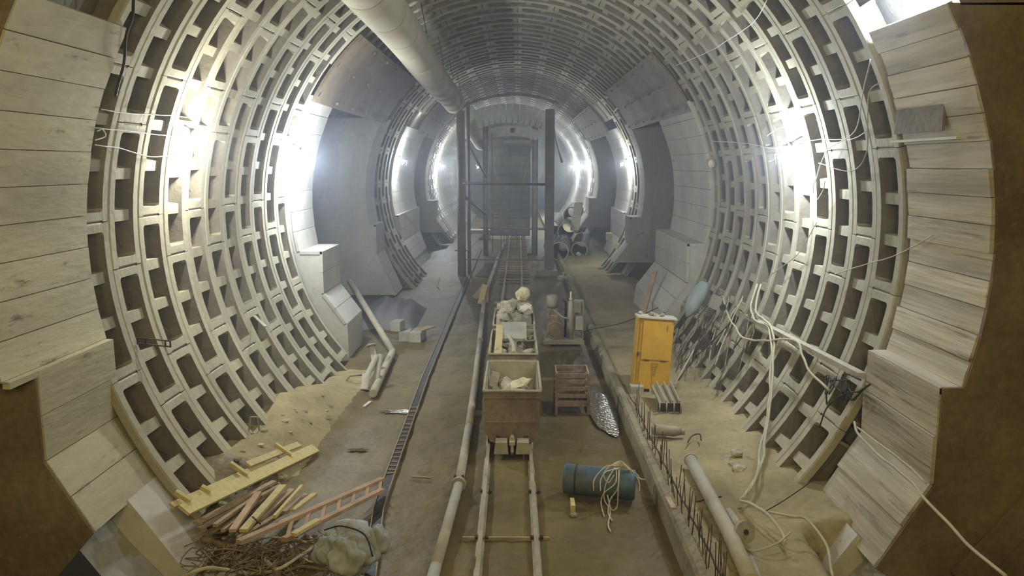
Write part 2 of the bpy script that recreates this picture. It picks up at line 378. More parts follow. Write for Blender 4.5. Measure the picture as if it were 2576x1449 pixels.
def shell(name, a0, a1, tab, side, m):
    mb = MB(); rr = 5.06
    for (y0, y1, z) in tab if tab else [(-3, 80, 'ring')]:
        lo = a0
        if tab and z == 'open': lo = max(a0, LINT0)
        n = max(3, int((a1-lo)/6)); ny = max(1, int((y1-y0)/4))
        def f(u, v, lo=lo, y0=y0, y1=y1):
            an = lo+(a1-lo)*u
            return pol(an if side != 'L' else 180-an, rr, y0+(y1-y0)*v)
        mb.grid(n, ny, f)
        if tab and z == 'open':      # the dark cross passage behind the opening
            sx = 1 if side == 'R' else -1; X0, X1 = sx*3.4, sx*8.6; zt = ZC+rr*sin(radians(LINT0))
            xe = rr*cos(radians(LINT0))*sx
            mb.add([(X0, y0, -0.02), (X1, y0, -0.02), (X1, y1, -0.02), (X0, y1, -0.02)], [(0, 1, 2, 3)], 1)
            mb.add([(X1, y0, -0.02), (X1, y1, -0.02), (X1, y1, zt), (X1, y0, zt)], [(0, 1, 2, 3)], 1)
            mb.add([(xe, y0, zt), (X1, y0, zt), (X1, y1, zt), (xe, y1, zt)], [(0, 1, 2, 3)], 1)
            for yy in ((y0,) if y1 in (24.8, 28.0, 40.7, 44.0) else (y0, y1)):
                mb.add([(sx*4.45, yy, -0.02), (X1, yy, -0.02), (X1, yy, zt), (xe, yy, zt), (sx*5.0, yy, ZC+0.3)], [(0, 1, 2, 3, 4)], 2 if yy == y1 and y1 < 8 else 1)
    o = mb.build(name, m); o['kind'] = 'structure'; return o
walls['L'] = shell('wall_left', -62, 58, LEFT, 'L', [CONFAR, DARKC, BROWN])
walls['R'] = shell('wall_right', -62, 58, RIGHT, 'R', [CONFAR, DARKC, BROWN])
walls['C'] = shell('ceiling', 58, 122, None, 'C', [CONFAR])
def score(t):
    k, y, odd, a, am, side, av = t
    q = [proj(pol(a+da, R, y+dy)) for da in (0, PE) for dy in (-RW/2, RW/2)]+[proj(pol(am, R, y))]
    q = [c for c in q if c]
    if len(q) < 5: return -1
    if max(c[0] for c in q) < -30 or min(c[0] for c in q) > 2606 or max(c[1] for c in q) < -30 or min(c[1] for c in q) > 1480: return 0
    if av < -44: return 0.001
    return (max(c[0] for c in q)-min(c[0] for c in q))*(max(c[1] for c in q)-min(c[1] for c in q))
todo.sort(key=score, reverse=True)
far = {'L': MB(), 'R': MB(), 'C': MB()}
for i, t in enumerate(todo):
    k, y, odd, a, am, side, av = t; sc = score(t)
    key = 'C' if av > 58 else side
    if i < 300 and sc > 1:
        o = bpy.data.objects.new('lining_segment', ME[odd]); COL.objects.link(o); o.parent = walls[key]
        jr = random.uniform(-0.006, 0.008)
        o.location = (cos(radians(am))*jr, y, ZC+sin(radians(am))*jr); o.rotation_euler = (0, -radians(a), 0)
    elif sc >= 0.5 and y < 66:
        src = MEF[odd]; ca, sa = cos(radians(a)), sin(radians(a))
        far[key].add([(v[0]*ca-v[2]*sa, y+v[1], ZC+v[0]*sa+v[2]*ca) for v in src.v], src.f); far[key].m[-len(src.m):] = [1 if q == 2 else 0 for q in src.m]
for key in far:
    if far[key].v: far[key].build('distant_lining', [CONFAR, CELL_SHADE], walls[key], kind='stuff')
# far end cap of the tunnel
mb = MB(); mb.grid(24, 1, lambda u, v: pol(360*u, 5.0*v+0.01, 79)); e = mb.build('wall_back', CONFAR); e['kind'] = 'structure'

# ---- jambs: board-marked concrete casings beside every cross passage
def jamb_prof(s, step_z, xin, zsl, xlo, zlo, ra=4.60, top=30.0, n=12):
    n = 8 if ra == 4.58 else n; pr = []
    a_led = degrees(math.asin((step_z-ZC)/ra))
    for i in range(n+1):
        a = top+(a_led-top)*i/n; pr.append((s*ra*cos(radians(a)), ZC+ra*sin(radians(a))))
    pr += [(s*xin, step_z-0.002), (s*xin, (step_z+zsl)/2), (s*xin, zsl), (s*(xin+xlo)/2, (zsl+zlo)/2), (s*xlo, zlo)]
    return pr
def jamb(num, s, y0, y1, prof, m, label_mat=None, rough=0.012, up0=None, deep=5.0):
    root = MB(); n = len(prof)
    # core block a little behind the boards
    core = [(x-s*(-0.05), z) for x, z in prof]+[(s*deep, prof[-1][1]), (s*deep, prof[0][1])]
    root.extr(core, y0+0.01, y1-0.01, mi=0)
    if up0 is not None: k_ = len(prof)-4; root.extr(core[:k_]+[(s*deep, core[k_-1][1]), (s*deep, core[0][1])], up0+0.01, y0)
    o = root.build('trim_%d' % num, [m, BROWN]); o['kind'] = 'structure'
    for i in range(n-1):
        (xa, za), (xb, zb) = prof[i], prof[i+1]
        d = Vector((xb-xa, 0, zb-za)); ln = d.length; d.normalize(); nn = Vector((-s, 0, 0)); nn = (nn-d*nn.dot(d)).normalized()
        j = random.uniform(-rough, rough); b = MB()
        a_ = Vector((xa, 0, za))+d*0.004+nn*j; b_ = Vector((xb, 0, zb))-d*0.004+nn*j; ny = 6
        ya = up0 if (up0 is not None and i < len(prof)-5) else y0
        def f(u, v):
            p = a_*(1-u)+b_*u; yy = ya+(y1-ya)*v
            return Vector((p.x, yy, p.z))+nn*(noise.noise(Vector((p.z*2.5, yy*1.1, num)))*rough*0.8)
        b.grid(2, ny, f, sm=False)
        g = [f(0, k/ny) for k in range(ny+1)]; h = [f(1, k/ny) for k in range(ny+1)]
        back = nn*(-0.06)
        for row in (g, h):
            vs = row+[p+back for p in row]; b.add(vs, [(k, k+1, ny+2+k, ny+1+k) for k in range(ny)])
        for v in (0, 1):
            e0, e1 = f(0, v), f(1, v); b.add([e0, e1, e1+back, e0+back], [(0, 1, 2, 3)])
        b.build('concrete_band', m, o)
    return o
T = 1
NEARL = jamb_prof(-1, 2.24, 4.40, 1.35, 3.98, 0.62, n=10); NEARR = jamb_prof(1, 2.04, 4.24, 1.05, 3.72, 0.18, ra=4.62, n=14)
j1 = jamb(1, -1, 7.3, 8.72, NEARL, JAMB, rough=0.005, up0=6.88)
j2 = jamb(2, 1, 7.5, 9.1, NEARR, JAMBR, rough=0.022)
MIDP = lambda s: jamb_prof(s, 2.36, 4.08, 1.45, 3.55, 0.75, ra=4.58)
jamb(3, -1, 16.75, 18.35, jamb_prof(-1, 2.36, 4.00, 1.45, 3.52, 0.80, ra=4.58)+[(-3.5, -0.1)], JAMBS, rough=0.004)
jamb(4, 1, 18.45, 22.7, MIDP(1)+[(3.45, -0.1)], JAMBS, rough=0.006)
jamb(5, -1, 24.8, 26.3, jamb_prof(-1, 2.33, 4.28, 1.40, 3.70, 0.1, ra=4.58), JAMBS, rough=0.004, deep=8.5)
jamb(6, 1, 28.0, 29.2, MIDP(1), JAMBS, rough=0.004, deep=8.5)
FARP = lambda s: jamb_prof(s, 2.30, 4.34, 1.20, 4.05, 0.40, ra=4.58)
jamb(7, -1, 29.9, 36.4, FARP(-1), JAMBS, rough=0.004)
jamb(8, 1, 31.7, 36.0, FARP(1), JAMBS, rough=0.004)
jamb(9, -1, 40.7, 42.2, MIDP(-1), JAMBS, rough=0.004, deep=8.5)
jamb(10, 1, 44.0, 46.5, MIDP(1), JAMBS, rough=0.004, deep=8.5)
mb = MB(); q1, q2 = wl(2275, 352, .10), wl(2392, 352, .10)
mb.bar(pol(14.5, 4.50, 7.7), pol(14.5, 4.50, 9.05), 0.10, 0.025); mb.build('board_edge', JAMBS, j2)
mb = MB(); mb.bar(pol(17.0, 4.585, 8.1), pol(17.0, 4.585, 9.12), 0.03, 0.26); mb.build('dark_inset', CELL_SHADE, j2)
# lower concrete ledges that continue the near jambs down under the floor edge
for num, s, y0, y1, x0, z0 in ((11, -1, 7.95, 8.75, 3.98, 0.66), (12, 1, 7.95, 9.2, 3.75, 0.30)):
    mb = MB(); pr = [(s*x0, z0), (s*(x0-0.63), z0-0.91), (s*(x0-1.15), z0-1.4), (s*(x0-0.9), z0-1.7), (s*(x0+0.3), z0-0.3)]
    mb.extr(pr, y0, y1); o = mb.build('trim_%d' % num, JAMBS); o['kind'] = 'structure'
# brown plates facing the camera beside the near jambs (the passages' end walls)
for num, s, y, prof in ((13, -1, 7.34, NEARL), (14, 1, 7.54, NEARR)):
    mb = MB(); n = len(prof)
    for i in range(n-1):
        (xa, za), (xb, zb) = prof[i], prof[i+1]
        if s < 0: y = 7.34 if i >= n-5 else 6.92
        mb.add([(xa+s*0.02, y-0.07, za), (xb+s*0.02, y-0.07, zb), (s*8.4, y-0.07, zb), (s*8.4, y-0.07, za)], [(0, 1, 2, 3)])
        mb.add([(xa+s*0.02, y-0.07, za), (xb+s*0.02, y-0.07, zb), (xb+s*0.02, y-0.02, zb), (xa+s*0.02, y-0.02, za)], [(0, 1, 2, 3)])
    ar = [pol(a if s > 0 else 180-a, 4.72, y-0.07) for a in (29, 33, 37, 41, 45)]
    for p_, q_ in zip(ar[:-1], ar[1:]): mb.add([p_, q_, (s*8.4, y-0.07, q_.z), (s*8.4, y-0.07, p_.z)], [(0, 1, 2, 3)])
    x, z = prof[-1]; mb.add([(x, y-0.07, z), (x+s*0.9, y-0.07, -0.4), (s*8.4, y-0.07, -0.4), (s*8.4, y-0.07, z)], [(0, 1, 2, 3)])
    o = mb.build('trim_%d' % num, BROWN); o['kind'] = 'structure'
# stiffening ribs on the right brown plate
rib = MB(); rib.bar((4.55, 7.36, 0.1), (6.2, 7.36, 2.2), 0.22, 0.12, up=(0, 1, 0)); rib.bar((4.2, 7.36, -0.2), (7.5, 7.36, -0.2), 0.12, 0.12)
o = rib.build('trim_15', BROWN); o['kind'] = 'structure'
# lintels: riveted brown plates above the passages
def lintel(num, s, y0, y1, a0, a1):
    mb = MB(); f = lambda r: (lambda u, v: pol((a0+(a1-a0)*u) if s > 0 else 180-(a0+(a1-a0)*u), r, y0+(y1-y0)*v))
    mb.grid(8, 4, f(4.56)); mb.grid(8, 4, f(4.62))
    for u in (0, 1):
        q = [f(4.56)(u, k/4) for k in range(5)]+[f(4.62)(u, k/4) for k in range(5)]
        mb.add(q, [(k, k+1, 6+k, 5+k) for k in range(4)])
    for v in (0, 1):
        q = [f(4.56)(k/8, v) for k in range(9)]+[f(4.62)(k/8, v) for k in range(9)]
        mb.add(q, [(k, k+1, 10+k, 9+k) for k in range(8)])
    o = mb.build('trim_%d' % num, BROWN); o['kind'] = 'structure'
    r = MB()
    ny = int((y1-y0)/1.6)
    for i in range(ny+1):
        yy = y0+0.12+(y1-y0-0.24)*i/max(1, ny)
        for aa in (a0+1.5, (a0+a1)/2, a1-1.5):
            an = aa if s > 0 else 180-aa; r.box(pol(an, 4.54, yy), (0.05, 0.05, 0.05), Matrix.Rotation(-radians(an), 3, 'Y'))
    r.build('bolt_row', BROWN, o, kind='stuff')
    return o
lintel(16, -1, 16.6, 25.4, 28, 49); lintel(17, 1, 18.5, 28.2, 27, 47); lintel(18, -1, 33.5, 41.5, 28, 49); lintel(19, 1, 34.5, 45, 28, 47)

# ---- floor
def floor_z(x, y):
    z = 0.03*noise.noise(Vector((x*0.8, y*0.5, 0)))+0.018*noise.noise(Vector((x*3, y*2.2, 4)))
    for c in (-0.16, 0.26, 0.62, -0.42): z -= 0.012*math.exp(-((x-c)/0.07)**2)
    if x < -2.4:                                                     # dirt bank against the left wall
        h = max(0.0, min(1.0, (15.4-y)/3.0))*0.42*max(0.0, min(1.0, (y-8.7)/0.9))+0.03
        t = min(1, (-2.4-x)/1.15); z += h*t*t*(3-2*t)*(1+0.35*noise.noise(Vector((x*2, y*1.3, 8))))
    z += 0.012*noise.noise(Vector((x*7, y*5, 2)))
    if x < -3.2 and y < 9.0: z -= 1.3*min(1, (-3.2-x)/0.3)*min(1, (9.0-y)/0.3)
    return z
ys = [5.6]
while ys[-1] < 79: ys.append(ys[-1]+max(0.09, 0.012*ys[-1]))
mb = MB(); NX = 60
mb.grid(NX, len(ys)-1, lambda u, v: (lambda x, y: (x, y, floor_z(x, y)))(-4.15+(1.90+4.15)*u, ys[min(len(ys)-1, round(v*(len(ys)-1)))]))
fo = mb.build('floor', MUD); fo['kind'] = 'structure'
def shelf_z(x, y):
    t = max(0, (x-2.9)/1.3); dr = 1.4*min(1, (x-3.2)/0.3)*min(1, (8.2-y)/0.2) if x > 3.2 and y < 8.2 else 0; return -dr+0.24+0.10*t+0.05*noise.noise(Vector((x*1.4, y*1.1, 3)))+0.03*noise.noise(Vector((x*5, y*4, 1)))-0.10*max(0, min(1, (y-20)/6))
mb = MB()
mb.grid(30, len(ys)-1, lambda u, v: (lambda x, y: (x, y, shelf_z(x, y)))(1.95+2.35*u, ys[min(len(ys)-1, round(v*(len(ys)-1)))]))
o = mb.build('floor_ledge', DIRT); o['kind'] = 'structure'
def bank(num, s, y0, y1, x0, x1, h):
    pass
# dry dirt lying on the left bank
mb = MB()
mb.grid(22, 90, lambda u, v: (lambda x, y: (x, y, floor_z(x, y)+0.012-0.05*(1-min(1, u*4)) - 0.05*(1-min(1, v*6))))(-2.55-1.15*u, 8.9+6.9*v))
solo(mb, 'dirt_bank', DIRT, 'bank of dry pale dirt along the foot of left wall', 'dirt', kind='stuff')
# kerb with starter bars
kb = MB(); ny = 60
def kf(i, t):
    y = 5.6+t*34; w = 0.012*noise.noise(Vector((y*2, i, 0)))
    return [(1.86+w, y, -0.08), (1.87+w, y, 0.25+w), (1.90, y, 0.29+w), (2.00+w, y, 0.29), (2.03, y, 0.2)][i]
kb.grid(4, ny, lambda u, v: kf(round(u*4), v), sm=False)
kerb = kb.build('kerb', mat('kerb_concrete', (0.32, 0.28, 0.18), rough=0.9, var=0.3, scale=2, dark=(0.12, 0.10, 0.06), darkamt=0.25)); kerb['kind'] = 'structure'
y = 6.75; i = 0
while y < 12.6:
    for q in range(2 if i % 3 == 1 else 1):
        x = 2.02+random.uniform(-0.03, 0.05)+0.06*q; h = random.uniform(0.26, 0.46); tx, ty = random.uniform(-0.05, 0.05), random.uniform(-0.06, 0.06)
        b = MB(); b.tube([(x, y, 0.15), (x+tx, y+ty, 0.26+h)], 0.0058, 5); b.build('starter_bar', REBAR, kerb)
    y += 0.12+0.015*(y-7); i += 1
b = MB(); b.tube(jitter(curve([(2.06, 6.7, 0.38), (2.05, 8.5, 0.36), (2.03, 10.5, 0.37), (2.04, 13.6, 0.33)], 8), 0.03), 0.011, 5)
b.build('tie_bar', REBAR, kerb)
# drain channel in the floor
chx = lambda y: -1.36-0.19*min(1, (y-7.6)/1.6)-0.12*max(0, min(1, (y-9.2)/6))-0.0022*max(0, y-15)
drain = bpy.data.objects.new('drain_channel', None); COL.objects.link(drain); drain.location = (-1.5, 8, 0)
tag(drain, 'long narrow steel drain channel with rungs sunk in muddy floor', 'drain')
yy = [7.3+0.6*i for i in range(55)]
for s_ in (-1, 1):
    b = MB(); w = 0.062
    for a_, c_ in zip(yy[:-1], yy[1:]):
        b.bar((chx(a_)+s_*w, a_, 0.035), (chx(c_)+s_*w, c_, 0.035), 0.012, 0.06)
    b.build('channel_edge', WAG, drain)
b = MB()
for a_, c_ in zip(yy[:-1], yy[1:]): b.bar((chx(a_), a_, 0.045), (chx(c_), c_, 0.045), 0.12, 0.01)
b.build('channel_bottom', SLOT, drain)
for i in range(17):
    y = 10.2+i*0.14*(1+i*0.02); b = MB(); b.bar((chx(y)-0.05, y, 0.056), (chx(y)+0.05, y+random.uniform(-0.03, 0.03), 0.056), 0.02, 0.012); b.build('rung', WAG, drain)

# ================================================================ TRACK AND WAGONS
track = thing('railway_track', 'narrow gauge railway track running down the tunnel floor', 'track', (0.05, 8, 0))
def rail_prof(x): return [(x-0.045, 0.0), (x+0.045, 0.0), (x+0.045, 0.012), (x+0.009, 0.022), (x+0.009, 0.068), (x+0.024, 0.076), (x+0.024, 0.096), (x-0.024, 0.096), (x-0.024, 0.076), (x-0.009, 0.068), (x-0.009, 0.022), (x-0.045, 0.012)]
for x0, x1 in ((-0.255, -0.33), (0.365, 0.28)):
    b = MB(); st = [5.8, 8, 10.8, 14, 20, 25, 30, 36, 44, 50]; pr = rail_prof(0); n = len(pr); vs = []; fs = []
    for i, y in enumerate(st):
        x = x0+(x1-x0)*min(1, (y-6)/20)+(0.02*sin(y*0.9) if y > 9 else 0)
        vs += [(x+px, y, pz-0.005) for px, pz in pr]
        if i: fs += [((i-1)*n+k, (i-1)*n+(k+1) % n, i*n+(k+1) % n, i*n+k) for k in range(n)]
    b.add(vs, fs); b.build('rail', RAILM, track)
for i, y in enumerate([6.5, 8.42]+[22+0.9*j for j in range(3)]+[28+0.75*j for j in range(26)]):
    b = MB(); b.box((0.02, y, 0.012 if y < 20 else 0.03), (1.15 if y > 20 else 0.98, 0.14 if y > 20 else 0.022, 0.06 if y > 20 else 0.035)); b.build('sleeper', WOOD if y > 20 else RAILM, track)
for x in (-0.255, 0.365):
    for y in (7.3, 8.42, 9.7):
        for q in (-0.055, 0.055):
            b = MB(); b.box((x+q, y, 0.025), (0.04, 0.05, 0.03)); b.build('rail_clip', REBAR, track)

def wagon(y0, y1, zt, label, w=0.82):
    t = thing('mine_wagon', label, 'mine cart', (0.07, (y0+y1)/2, 0.09), 'mine wagons coupled on the track')
    xc = 0.07; hw = w/2; pr = [(-hw, zt)]
    for k in range(9):
        a = pi+pi*k/8; ca, sa = cos(a), sin(a); q_ = (abs(ca)**3.4+abs(sa)**3.4)**(-1/3.4); pr.append((hw*0.965*ca*q_, 0.50+0.36*sa*q_))
    pr.append((hw, zt)); th = 0.025
    inner = [(x*(1-th/hw*1.0), z+(th if z < zt else 0)) for x, z in pr]
    b = MB(); n = len(pr)
    vs = [(xc+x, yy, z) for yy in (y0, y1) for x, z in pr]+[(xc+x, yy, z) for yy in (y0+0.01, y1-0.01) for x, z in inner]
    fs = [(i, i+1, n+i+1, n+i) for i in range(n-1)]+[(2*n+i, 3*n+i, 3*n+i+1, 2*n+i+1) for i in range(n-1)]
    b.add(vs, fs, 0, True); b.m = [0]*(n-1)+[1]*(n-1); b.build('tub', [WAG, RIM], t)
    for yy, d in ((y0, 1), (y1, -1)):
        e = MB(); vs = [(xc+x, yy, z) for x, z in pr]+[(xc+x, yy+d*0.03, z) for x, z in pr]
        e.add(vs, [tuple(range(n)), tuple(reversed(range(n, 2*n)))]+[(i, i+1, n+i+1, n+i) for i in range(n-1)]); e.m[1] = 1
        e.box((xc, yy-d*0.008, zt-0.10), (w*0.96, 0.016, 0.012)); e.box((xc, yy-d*0.008, 0.50), (w*0.94, 0.014, 0.010))
        e.build('end_plate', [WAG, RIM], t)
    rm = MB()
    c = [(-hw, y0), (hw, y0), (hw, y1), (-hw, y1)]
    for i in range(4):
        a_, c_ = c[i], c[(i+1) % 4]; rm.tube([(xc+a_[0], a_[1], zt), (xc+c_[0], c_[1], zt)], 0.021, 6)
    rm.build('rim', RIM, t)
    ch = MB(); ch.bar((xc-0.2, y0-0.02, 0.24), (xc-0.2, y1+0.02, 0.24), 0.06, 0.10); ch.bar((xc+0.2, y0-0.02, 0.24), (xc+0.2, y1+0.02, 0.24), 0.06, 0.10); ch.build('chassis', DARKST, t)
    for yy in (y0+0.35, y1-0.35):
        for x in (-0.31, 0.31):
            wh = MB(); wh.tube([(xc+x-0.04, yy, 0.24), (xc+x+0.02, yy, 0.24)], 0.15, 14); wh.tube([(xc+x-0.055, yy, 0.24), (xc+x-0.04, yy, 0.24)], 0.175, 14); wh.build('wheel', DARKST, t)
        ax = MB(); ax.tube([(xc-0.33, yy, 0.24), (xc+0.33, yy, 0.24)], 0.03, 8); ax.build('axle', DARKST, t)
    for s_ in (-1, 1):
        bf = MB(); bf.box((xc+s_*0.155, y0-0.12, 0.19), (0.19, 0.22, 0.15), taper=0.12); bf.box((xc+s_*0.155, y0-0.235, 0.19), (0.21, 0.03, 0.17), taper=0.2); bf.build('buffer', RIM, t)
    cp = MB(); cp.tube([(xc, y0, 0.20), (xc, y0-0.20, 0.21), (xc, y0-0.24, 0.15), (xc, y0-0.20, 0.09)], 0.025, 6); cp.box((xc, y0-0.12, 0.25), (0.08, 0.22, 0.05)); cp.box((xc, y0-0.10, 0.30), (0.05, 0.12, 0.05)); cp.build('coupling_hook', RIM, t)
    return t
def heap(y0, y1, base, top, seed, label, w=0.74, fn=None):
    b = MB()
    def f(u, v):
        x = -w/2+w*u; y = y0+(y1-y0)*v; k = (sin(pi*u)*sin(pi*v))**0.5 if 0 < u < 1 and 0 < v < 1 else 0
        z = base+(top-base)*k*(0.75+0.5*noise.noise(Vector((x*4, y*3, seed))))+0.05*noise.noise(Vector((x*12, y*12, seed)))
        return (0.07+x, y, z)
    b.grid(16, 26, f, sm=False)
    return solo(b, 'rubble_heap', RUB, label, 'rubble', kind='stuff')
def chunk(p, sz, seed, label, group, m=RUB, name='concrete_chunk'):
    b = MB(); rot = Matrix.Rotation(seed*1.3, 3, 'Z') @ Matrix.Rotation(0.5*sin(seed*7), 3, 'X')
    b.lump(p, sz, seed, 2, 0.30, rot=rot, freq=1.6)
    return solo(b, name, m, label, 'rubble chunk', group)
wagon(11.06, 12.80, 0.96, 'nearest rusty mine wagon with half empty tub')
wagon(13.15, 15.15, 1.00, 'middle mine wagon carrying a plank, hose and slab')
wagon(15.50, 17.30, 1.02, 'farthest mine wagon heaped over its rim with rubble')
heap(11.12, 12.76, 0.52, 0.86, 1, 'grey muck lying in the nearest mine wagon')
heap(13.22, 15.10, 0.62, 0.98, 2, 'grey muck lying in the middle mine wagon')
heap(15.54, 17.26, 0.95, 1.36, 3, 'muck heaped above the rim of farthest mine wagon', w=0.78)
gA, gB, gC = 'chunks in the nearest wagon', 'chunks in the middle wagon', 'chunks heaped on the farthest wagon'
lA, lB, lC = 'broken concrete chunk lying in the nearest mine wagon', 'broken concrete chunk lying in the middle mine wagon', 'grey broken concrete chunk on the heap of farthest wagon'
for i in range(9): chunk((0.07+random.uniform(-0.30, 0.30), random.uniform(11.3, 12.5), 0.70+random.uniform(-0.04, 0.05)), (random.uniform(0.06, 0.12), random.uniform(0.07, 0.14), random.uniform(0.04, 0.08)), 10+i, lA, gA)
chunk((0.18, 11.95, 0.83), (0.11, 0.24, 0.05), 31, 'long pale slab fragment on muck in nearest wagon', None, m=CHALK)
b = MB(); b.box((-0.22, 12.1, 0.84), (0.13, 0.45, 0.03), Matrix.Rotation(0.35, 3, 'Y') @ Matrix.Rotation(0.3, 3, 'X')); solo(b, 'board_offcut', WOOD, 'broken board leaning at left inside nearest wagon', 'board')
for i in range(8): chunk((0.07+random.uniform(-0.28, 0.30), random.uniform(13.5, 14.8), 0.92+random.uniform(-0.04, 0.05)), (random.uniform(0.06, 0.12), random.uniform(0.07, 0.14), random.uniform(0.04, 0.08)), 40+i, lB, gB)
for i in range(26):
    u, v = random.uniform(-0.8, 0.8), random.uniform(-0.85, 0.85); h = 1.02+0.30*(1-u*u*0.8)*(1-v*v*0.7)
    chunk((0.07+u*0.38, 16.4+v*0.85, h), (random.uniform(0.07, 0.14), random.uniform(0.07, 0.16), random.uniform(0.05, 0.10)), 60+i, lC, gC)
chunk((0.26, 16.7, 1.46), (0.13, 0.16, 0.14), 93, 'pale yellow chunk topping the heap of farthest wagon', None, m=CHALK)
chunk((0.33, 16.0, 1.26), (0.13, 0.13, 0.12), 95, 'whitish jagged chunk on right of farthest wagon heap', None, m=PALE)
b = MB(); b.bar((-0.20, 13.35, 0.93), (-0.19, 14.8, 1.16), 0.13, 0.03); solo(b, 'plank', WOODY, 'pale plank lying lengthwise in the middle mine wagon', 'plank')
b = MB(); b.tube(curve([(0.08, 13.30, 0.98), (0.07, 13.7, 1.02), (0.0, 14.2, 1.06), (-0.10, 14.6, 1.02)], 6), 0.035, 8); solo(b, 'hose_piece', HOSE, 'curved length of hose in the middle mine wagon', 'hose')
b = MB(); b.box((0.08, 14.55, 1.10), (0.46, 0.75, 0.05), Matrix.Rotation(0.22, 3, 'X')); solo(b, 'slab', BLOCKM, 'flat grey slab tilted in back of middle wagon', 'slab')
t = thing('barred_panel', 'small dark barred panel at right in middle wagon', 'panel', (0.36, 14.5, 0.95))
for i in range(4):
    b = MB(); b.bar((0.30, 14.1+i*0.25, 1.02+i*0.03), (0.47, 14.1+i*0.25, 1.03+i*0.03), 0.03, 0.02); b.build('bar', STEEL, t)
b = MB(); b.bar((0.30, 14.1, 1.02), (0.30, 14.9, 1.12), 0.03, 0.03); b.bar((0.46, 14.1, 1.02), (0.46, 14.9, 1.12), 0.03, 0.03); b.build('side_rail', STEEL, t)

# ================================================================ LONG PIPE ON THE FLOOR
lp = thing('water_pipe', 'long flanged steel pipe lying beside the railway track', 'pipe', (-0.65, 9, 0.0))
pp = [(-0.74, 6.2), (-0.69, 7.61), (-0.61, 9.75), (-0.62, 12.0), (-0.65, 14.2), (-0.74, 18.2), (-0.83, 21.5), (-0.90, 25.0), (-0.80, 30.5), (-0.75, 36), (-0.55, 42)]
for i in range(len(pp)-1):
    (xa, ya), (xb, yb) = pp[i], pp[i+1]; b = MB(); b.tube([(xa, ya, 0.10), (xb, yb, 0.10)], 0.062, 12); b.build('pipe_section', PIPEM, lp)
    if i in (1, 4, 6, 7):
        d = Vector((xb-xa, yb-ya, 0)).normalized(); b = MB(); p = Vector((xb, yb, 0.10)); b.tube([p-d*0.03, p+d*0.03], 0.095 if i == 1 else 0.08, 12); b.build('flange', PIPEM, lp)
b = MB(); b.tube([(-0.66, 9.80, 0.02), (-0.66, 9.80, 0.2)], 0.02, 6); b.tube([(-0.56, 9.80, 0.02), (-0.56, 9.80, 0.2)], 0.02, 6); b.build('clamp', REBAR, lp)

# ================================================================ VENTILATION DUCT
duct = thing('ventilation_duct', 'wide cream ventilation duct hung below the tunnel crown', 'duct', (-2.1, 15, 6.4))
def dp(y): return Vector((-2.02-0.010*(y-10), y, 6.74-0.016*(y-10)+0.03*sin(y*0.5)))
yd = [7.0, 9.6, 11.6, 13.5, 15.3, 16.6, 18.6, 20.8, 23.0, 24.6, 26.4, 28.6, 30.2]
for i in range(len(yd)-1):
    b = MB(); a_, c_ = yd[i]+0.012, yd[i+1]-0.012
    b.tube([dp(a_), dp(a_+0.03), dp((a_+c_)/2), dp(c_-0.03), dp(c_)], [0.377, 0.387, 0.387-0.003*(i % 2), 0.387, 0.377], 28); b.build('duct_section', DUCT, duct)
    b = MB(); b.tube([dp(yd[i+1]-0.014), dp(yd[i+1]+0.014)], 0.3805, 28, caps=False); b.build('seam_band', DUCT2, duct)
for y in (12.6, 17.6, 21.9, 25.5, 29.4):
    b = MB(); p = dp(y); b.tube([p+Vector((-0.3, 0, 0.28)), p+Vector((-0.15, 0, 0.85))], 0.008, 4); b.tube([p+Vector((0.3, 0, 0.28)), p+Vector((0.15, 0, 1.1))], 0.008, 4); b.build('hanger_wire', DARKST, duct)
d2 = MB(); d2.tube(curve([(-2.0, 33.5, 6.30), (-2.05, 37, 6.1), (-2.0, 41, 5.75), (-1.85, 44, 5.35)], 5), 0.40, 20); solo(d2, 'ventilation_duct', DUCT, 'farther drooping length of duct inside the steel gantry', 'duct')

# ================================================================ CRATE, DRUM, WATER
cr = thing('metal_crate', 'open slatted metal crate on the mud beside wagon', 'crate', (1.06, 13.2, 0))
x0, x1, y0, y1 = 0.80, 1.34, 12.95, 13.50
for x in (x0, x1):
    for y in (y0, y1):
        b = MB(); b.box((x, y, 0.35), (0.05, 0.05, 0.70)); b.build('post', WAG, cr)
for z in (0.20, 0.33, 0.46, 0.58, 0.69):
    hh = 0.10 if z < 0.25 else 0.06
    b = MB(); b.box(((x0+x1)/2, y0-0.01, z), (x1-x0, 0.02, hh)); b.build('slat', WAG, cr)
    b = MB(); b.box(((x0+x1)/2, y1+0.01, z), (x1-x0, 0.02, hh)); b.build('slat', WAG, cr)
    for x in (x0, x1):
        b = MB(); b.box((x, (y0+y1)/2, z), (0.02, y1-y0, hh)); b.build('slat', WAG, cr)
b = MB(); b.box(((x0+x1)/2, (y0+y1)/2, 0.16), (x1-x0, y1-y0, 0.02)); b.build('crate_floor', DARKST, cr)
b = MB(); n = 48
vs = [(1.60, 13.1, 0.030)]+[(1.60+(0.25+0.03*sin(6*pi*k/n))*cos(2*pi*k/n), 13.1+(1.25+0.15*sin(8*pi*k/n))*sin(2*pi*k/n), 0.030) for k in range(n)]
b.add(vs, [(0, 1+k, 1+(k+1) % n) for k in range(n)])
solo(b, 'puddle', WATER, 'glinting puddle of muddy water between crate and kerb', 'puddle', kind='stuff')
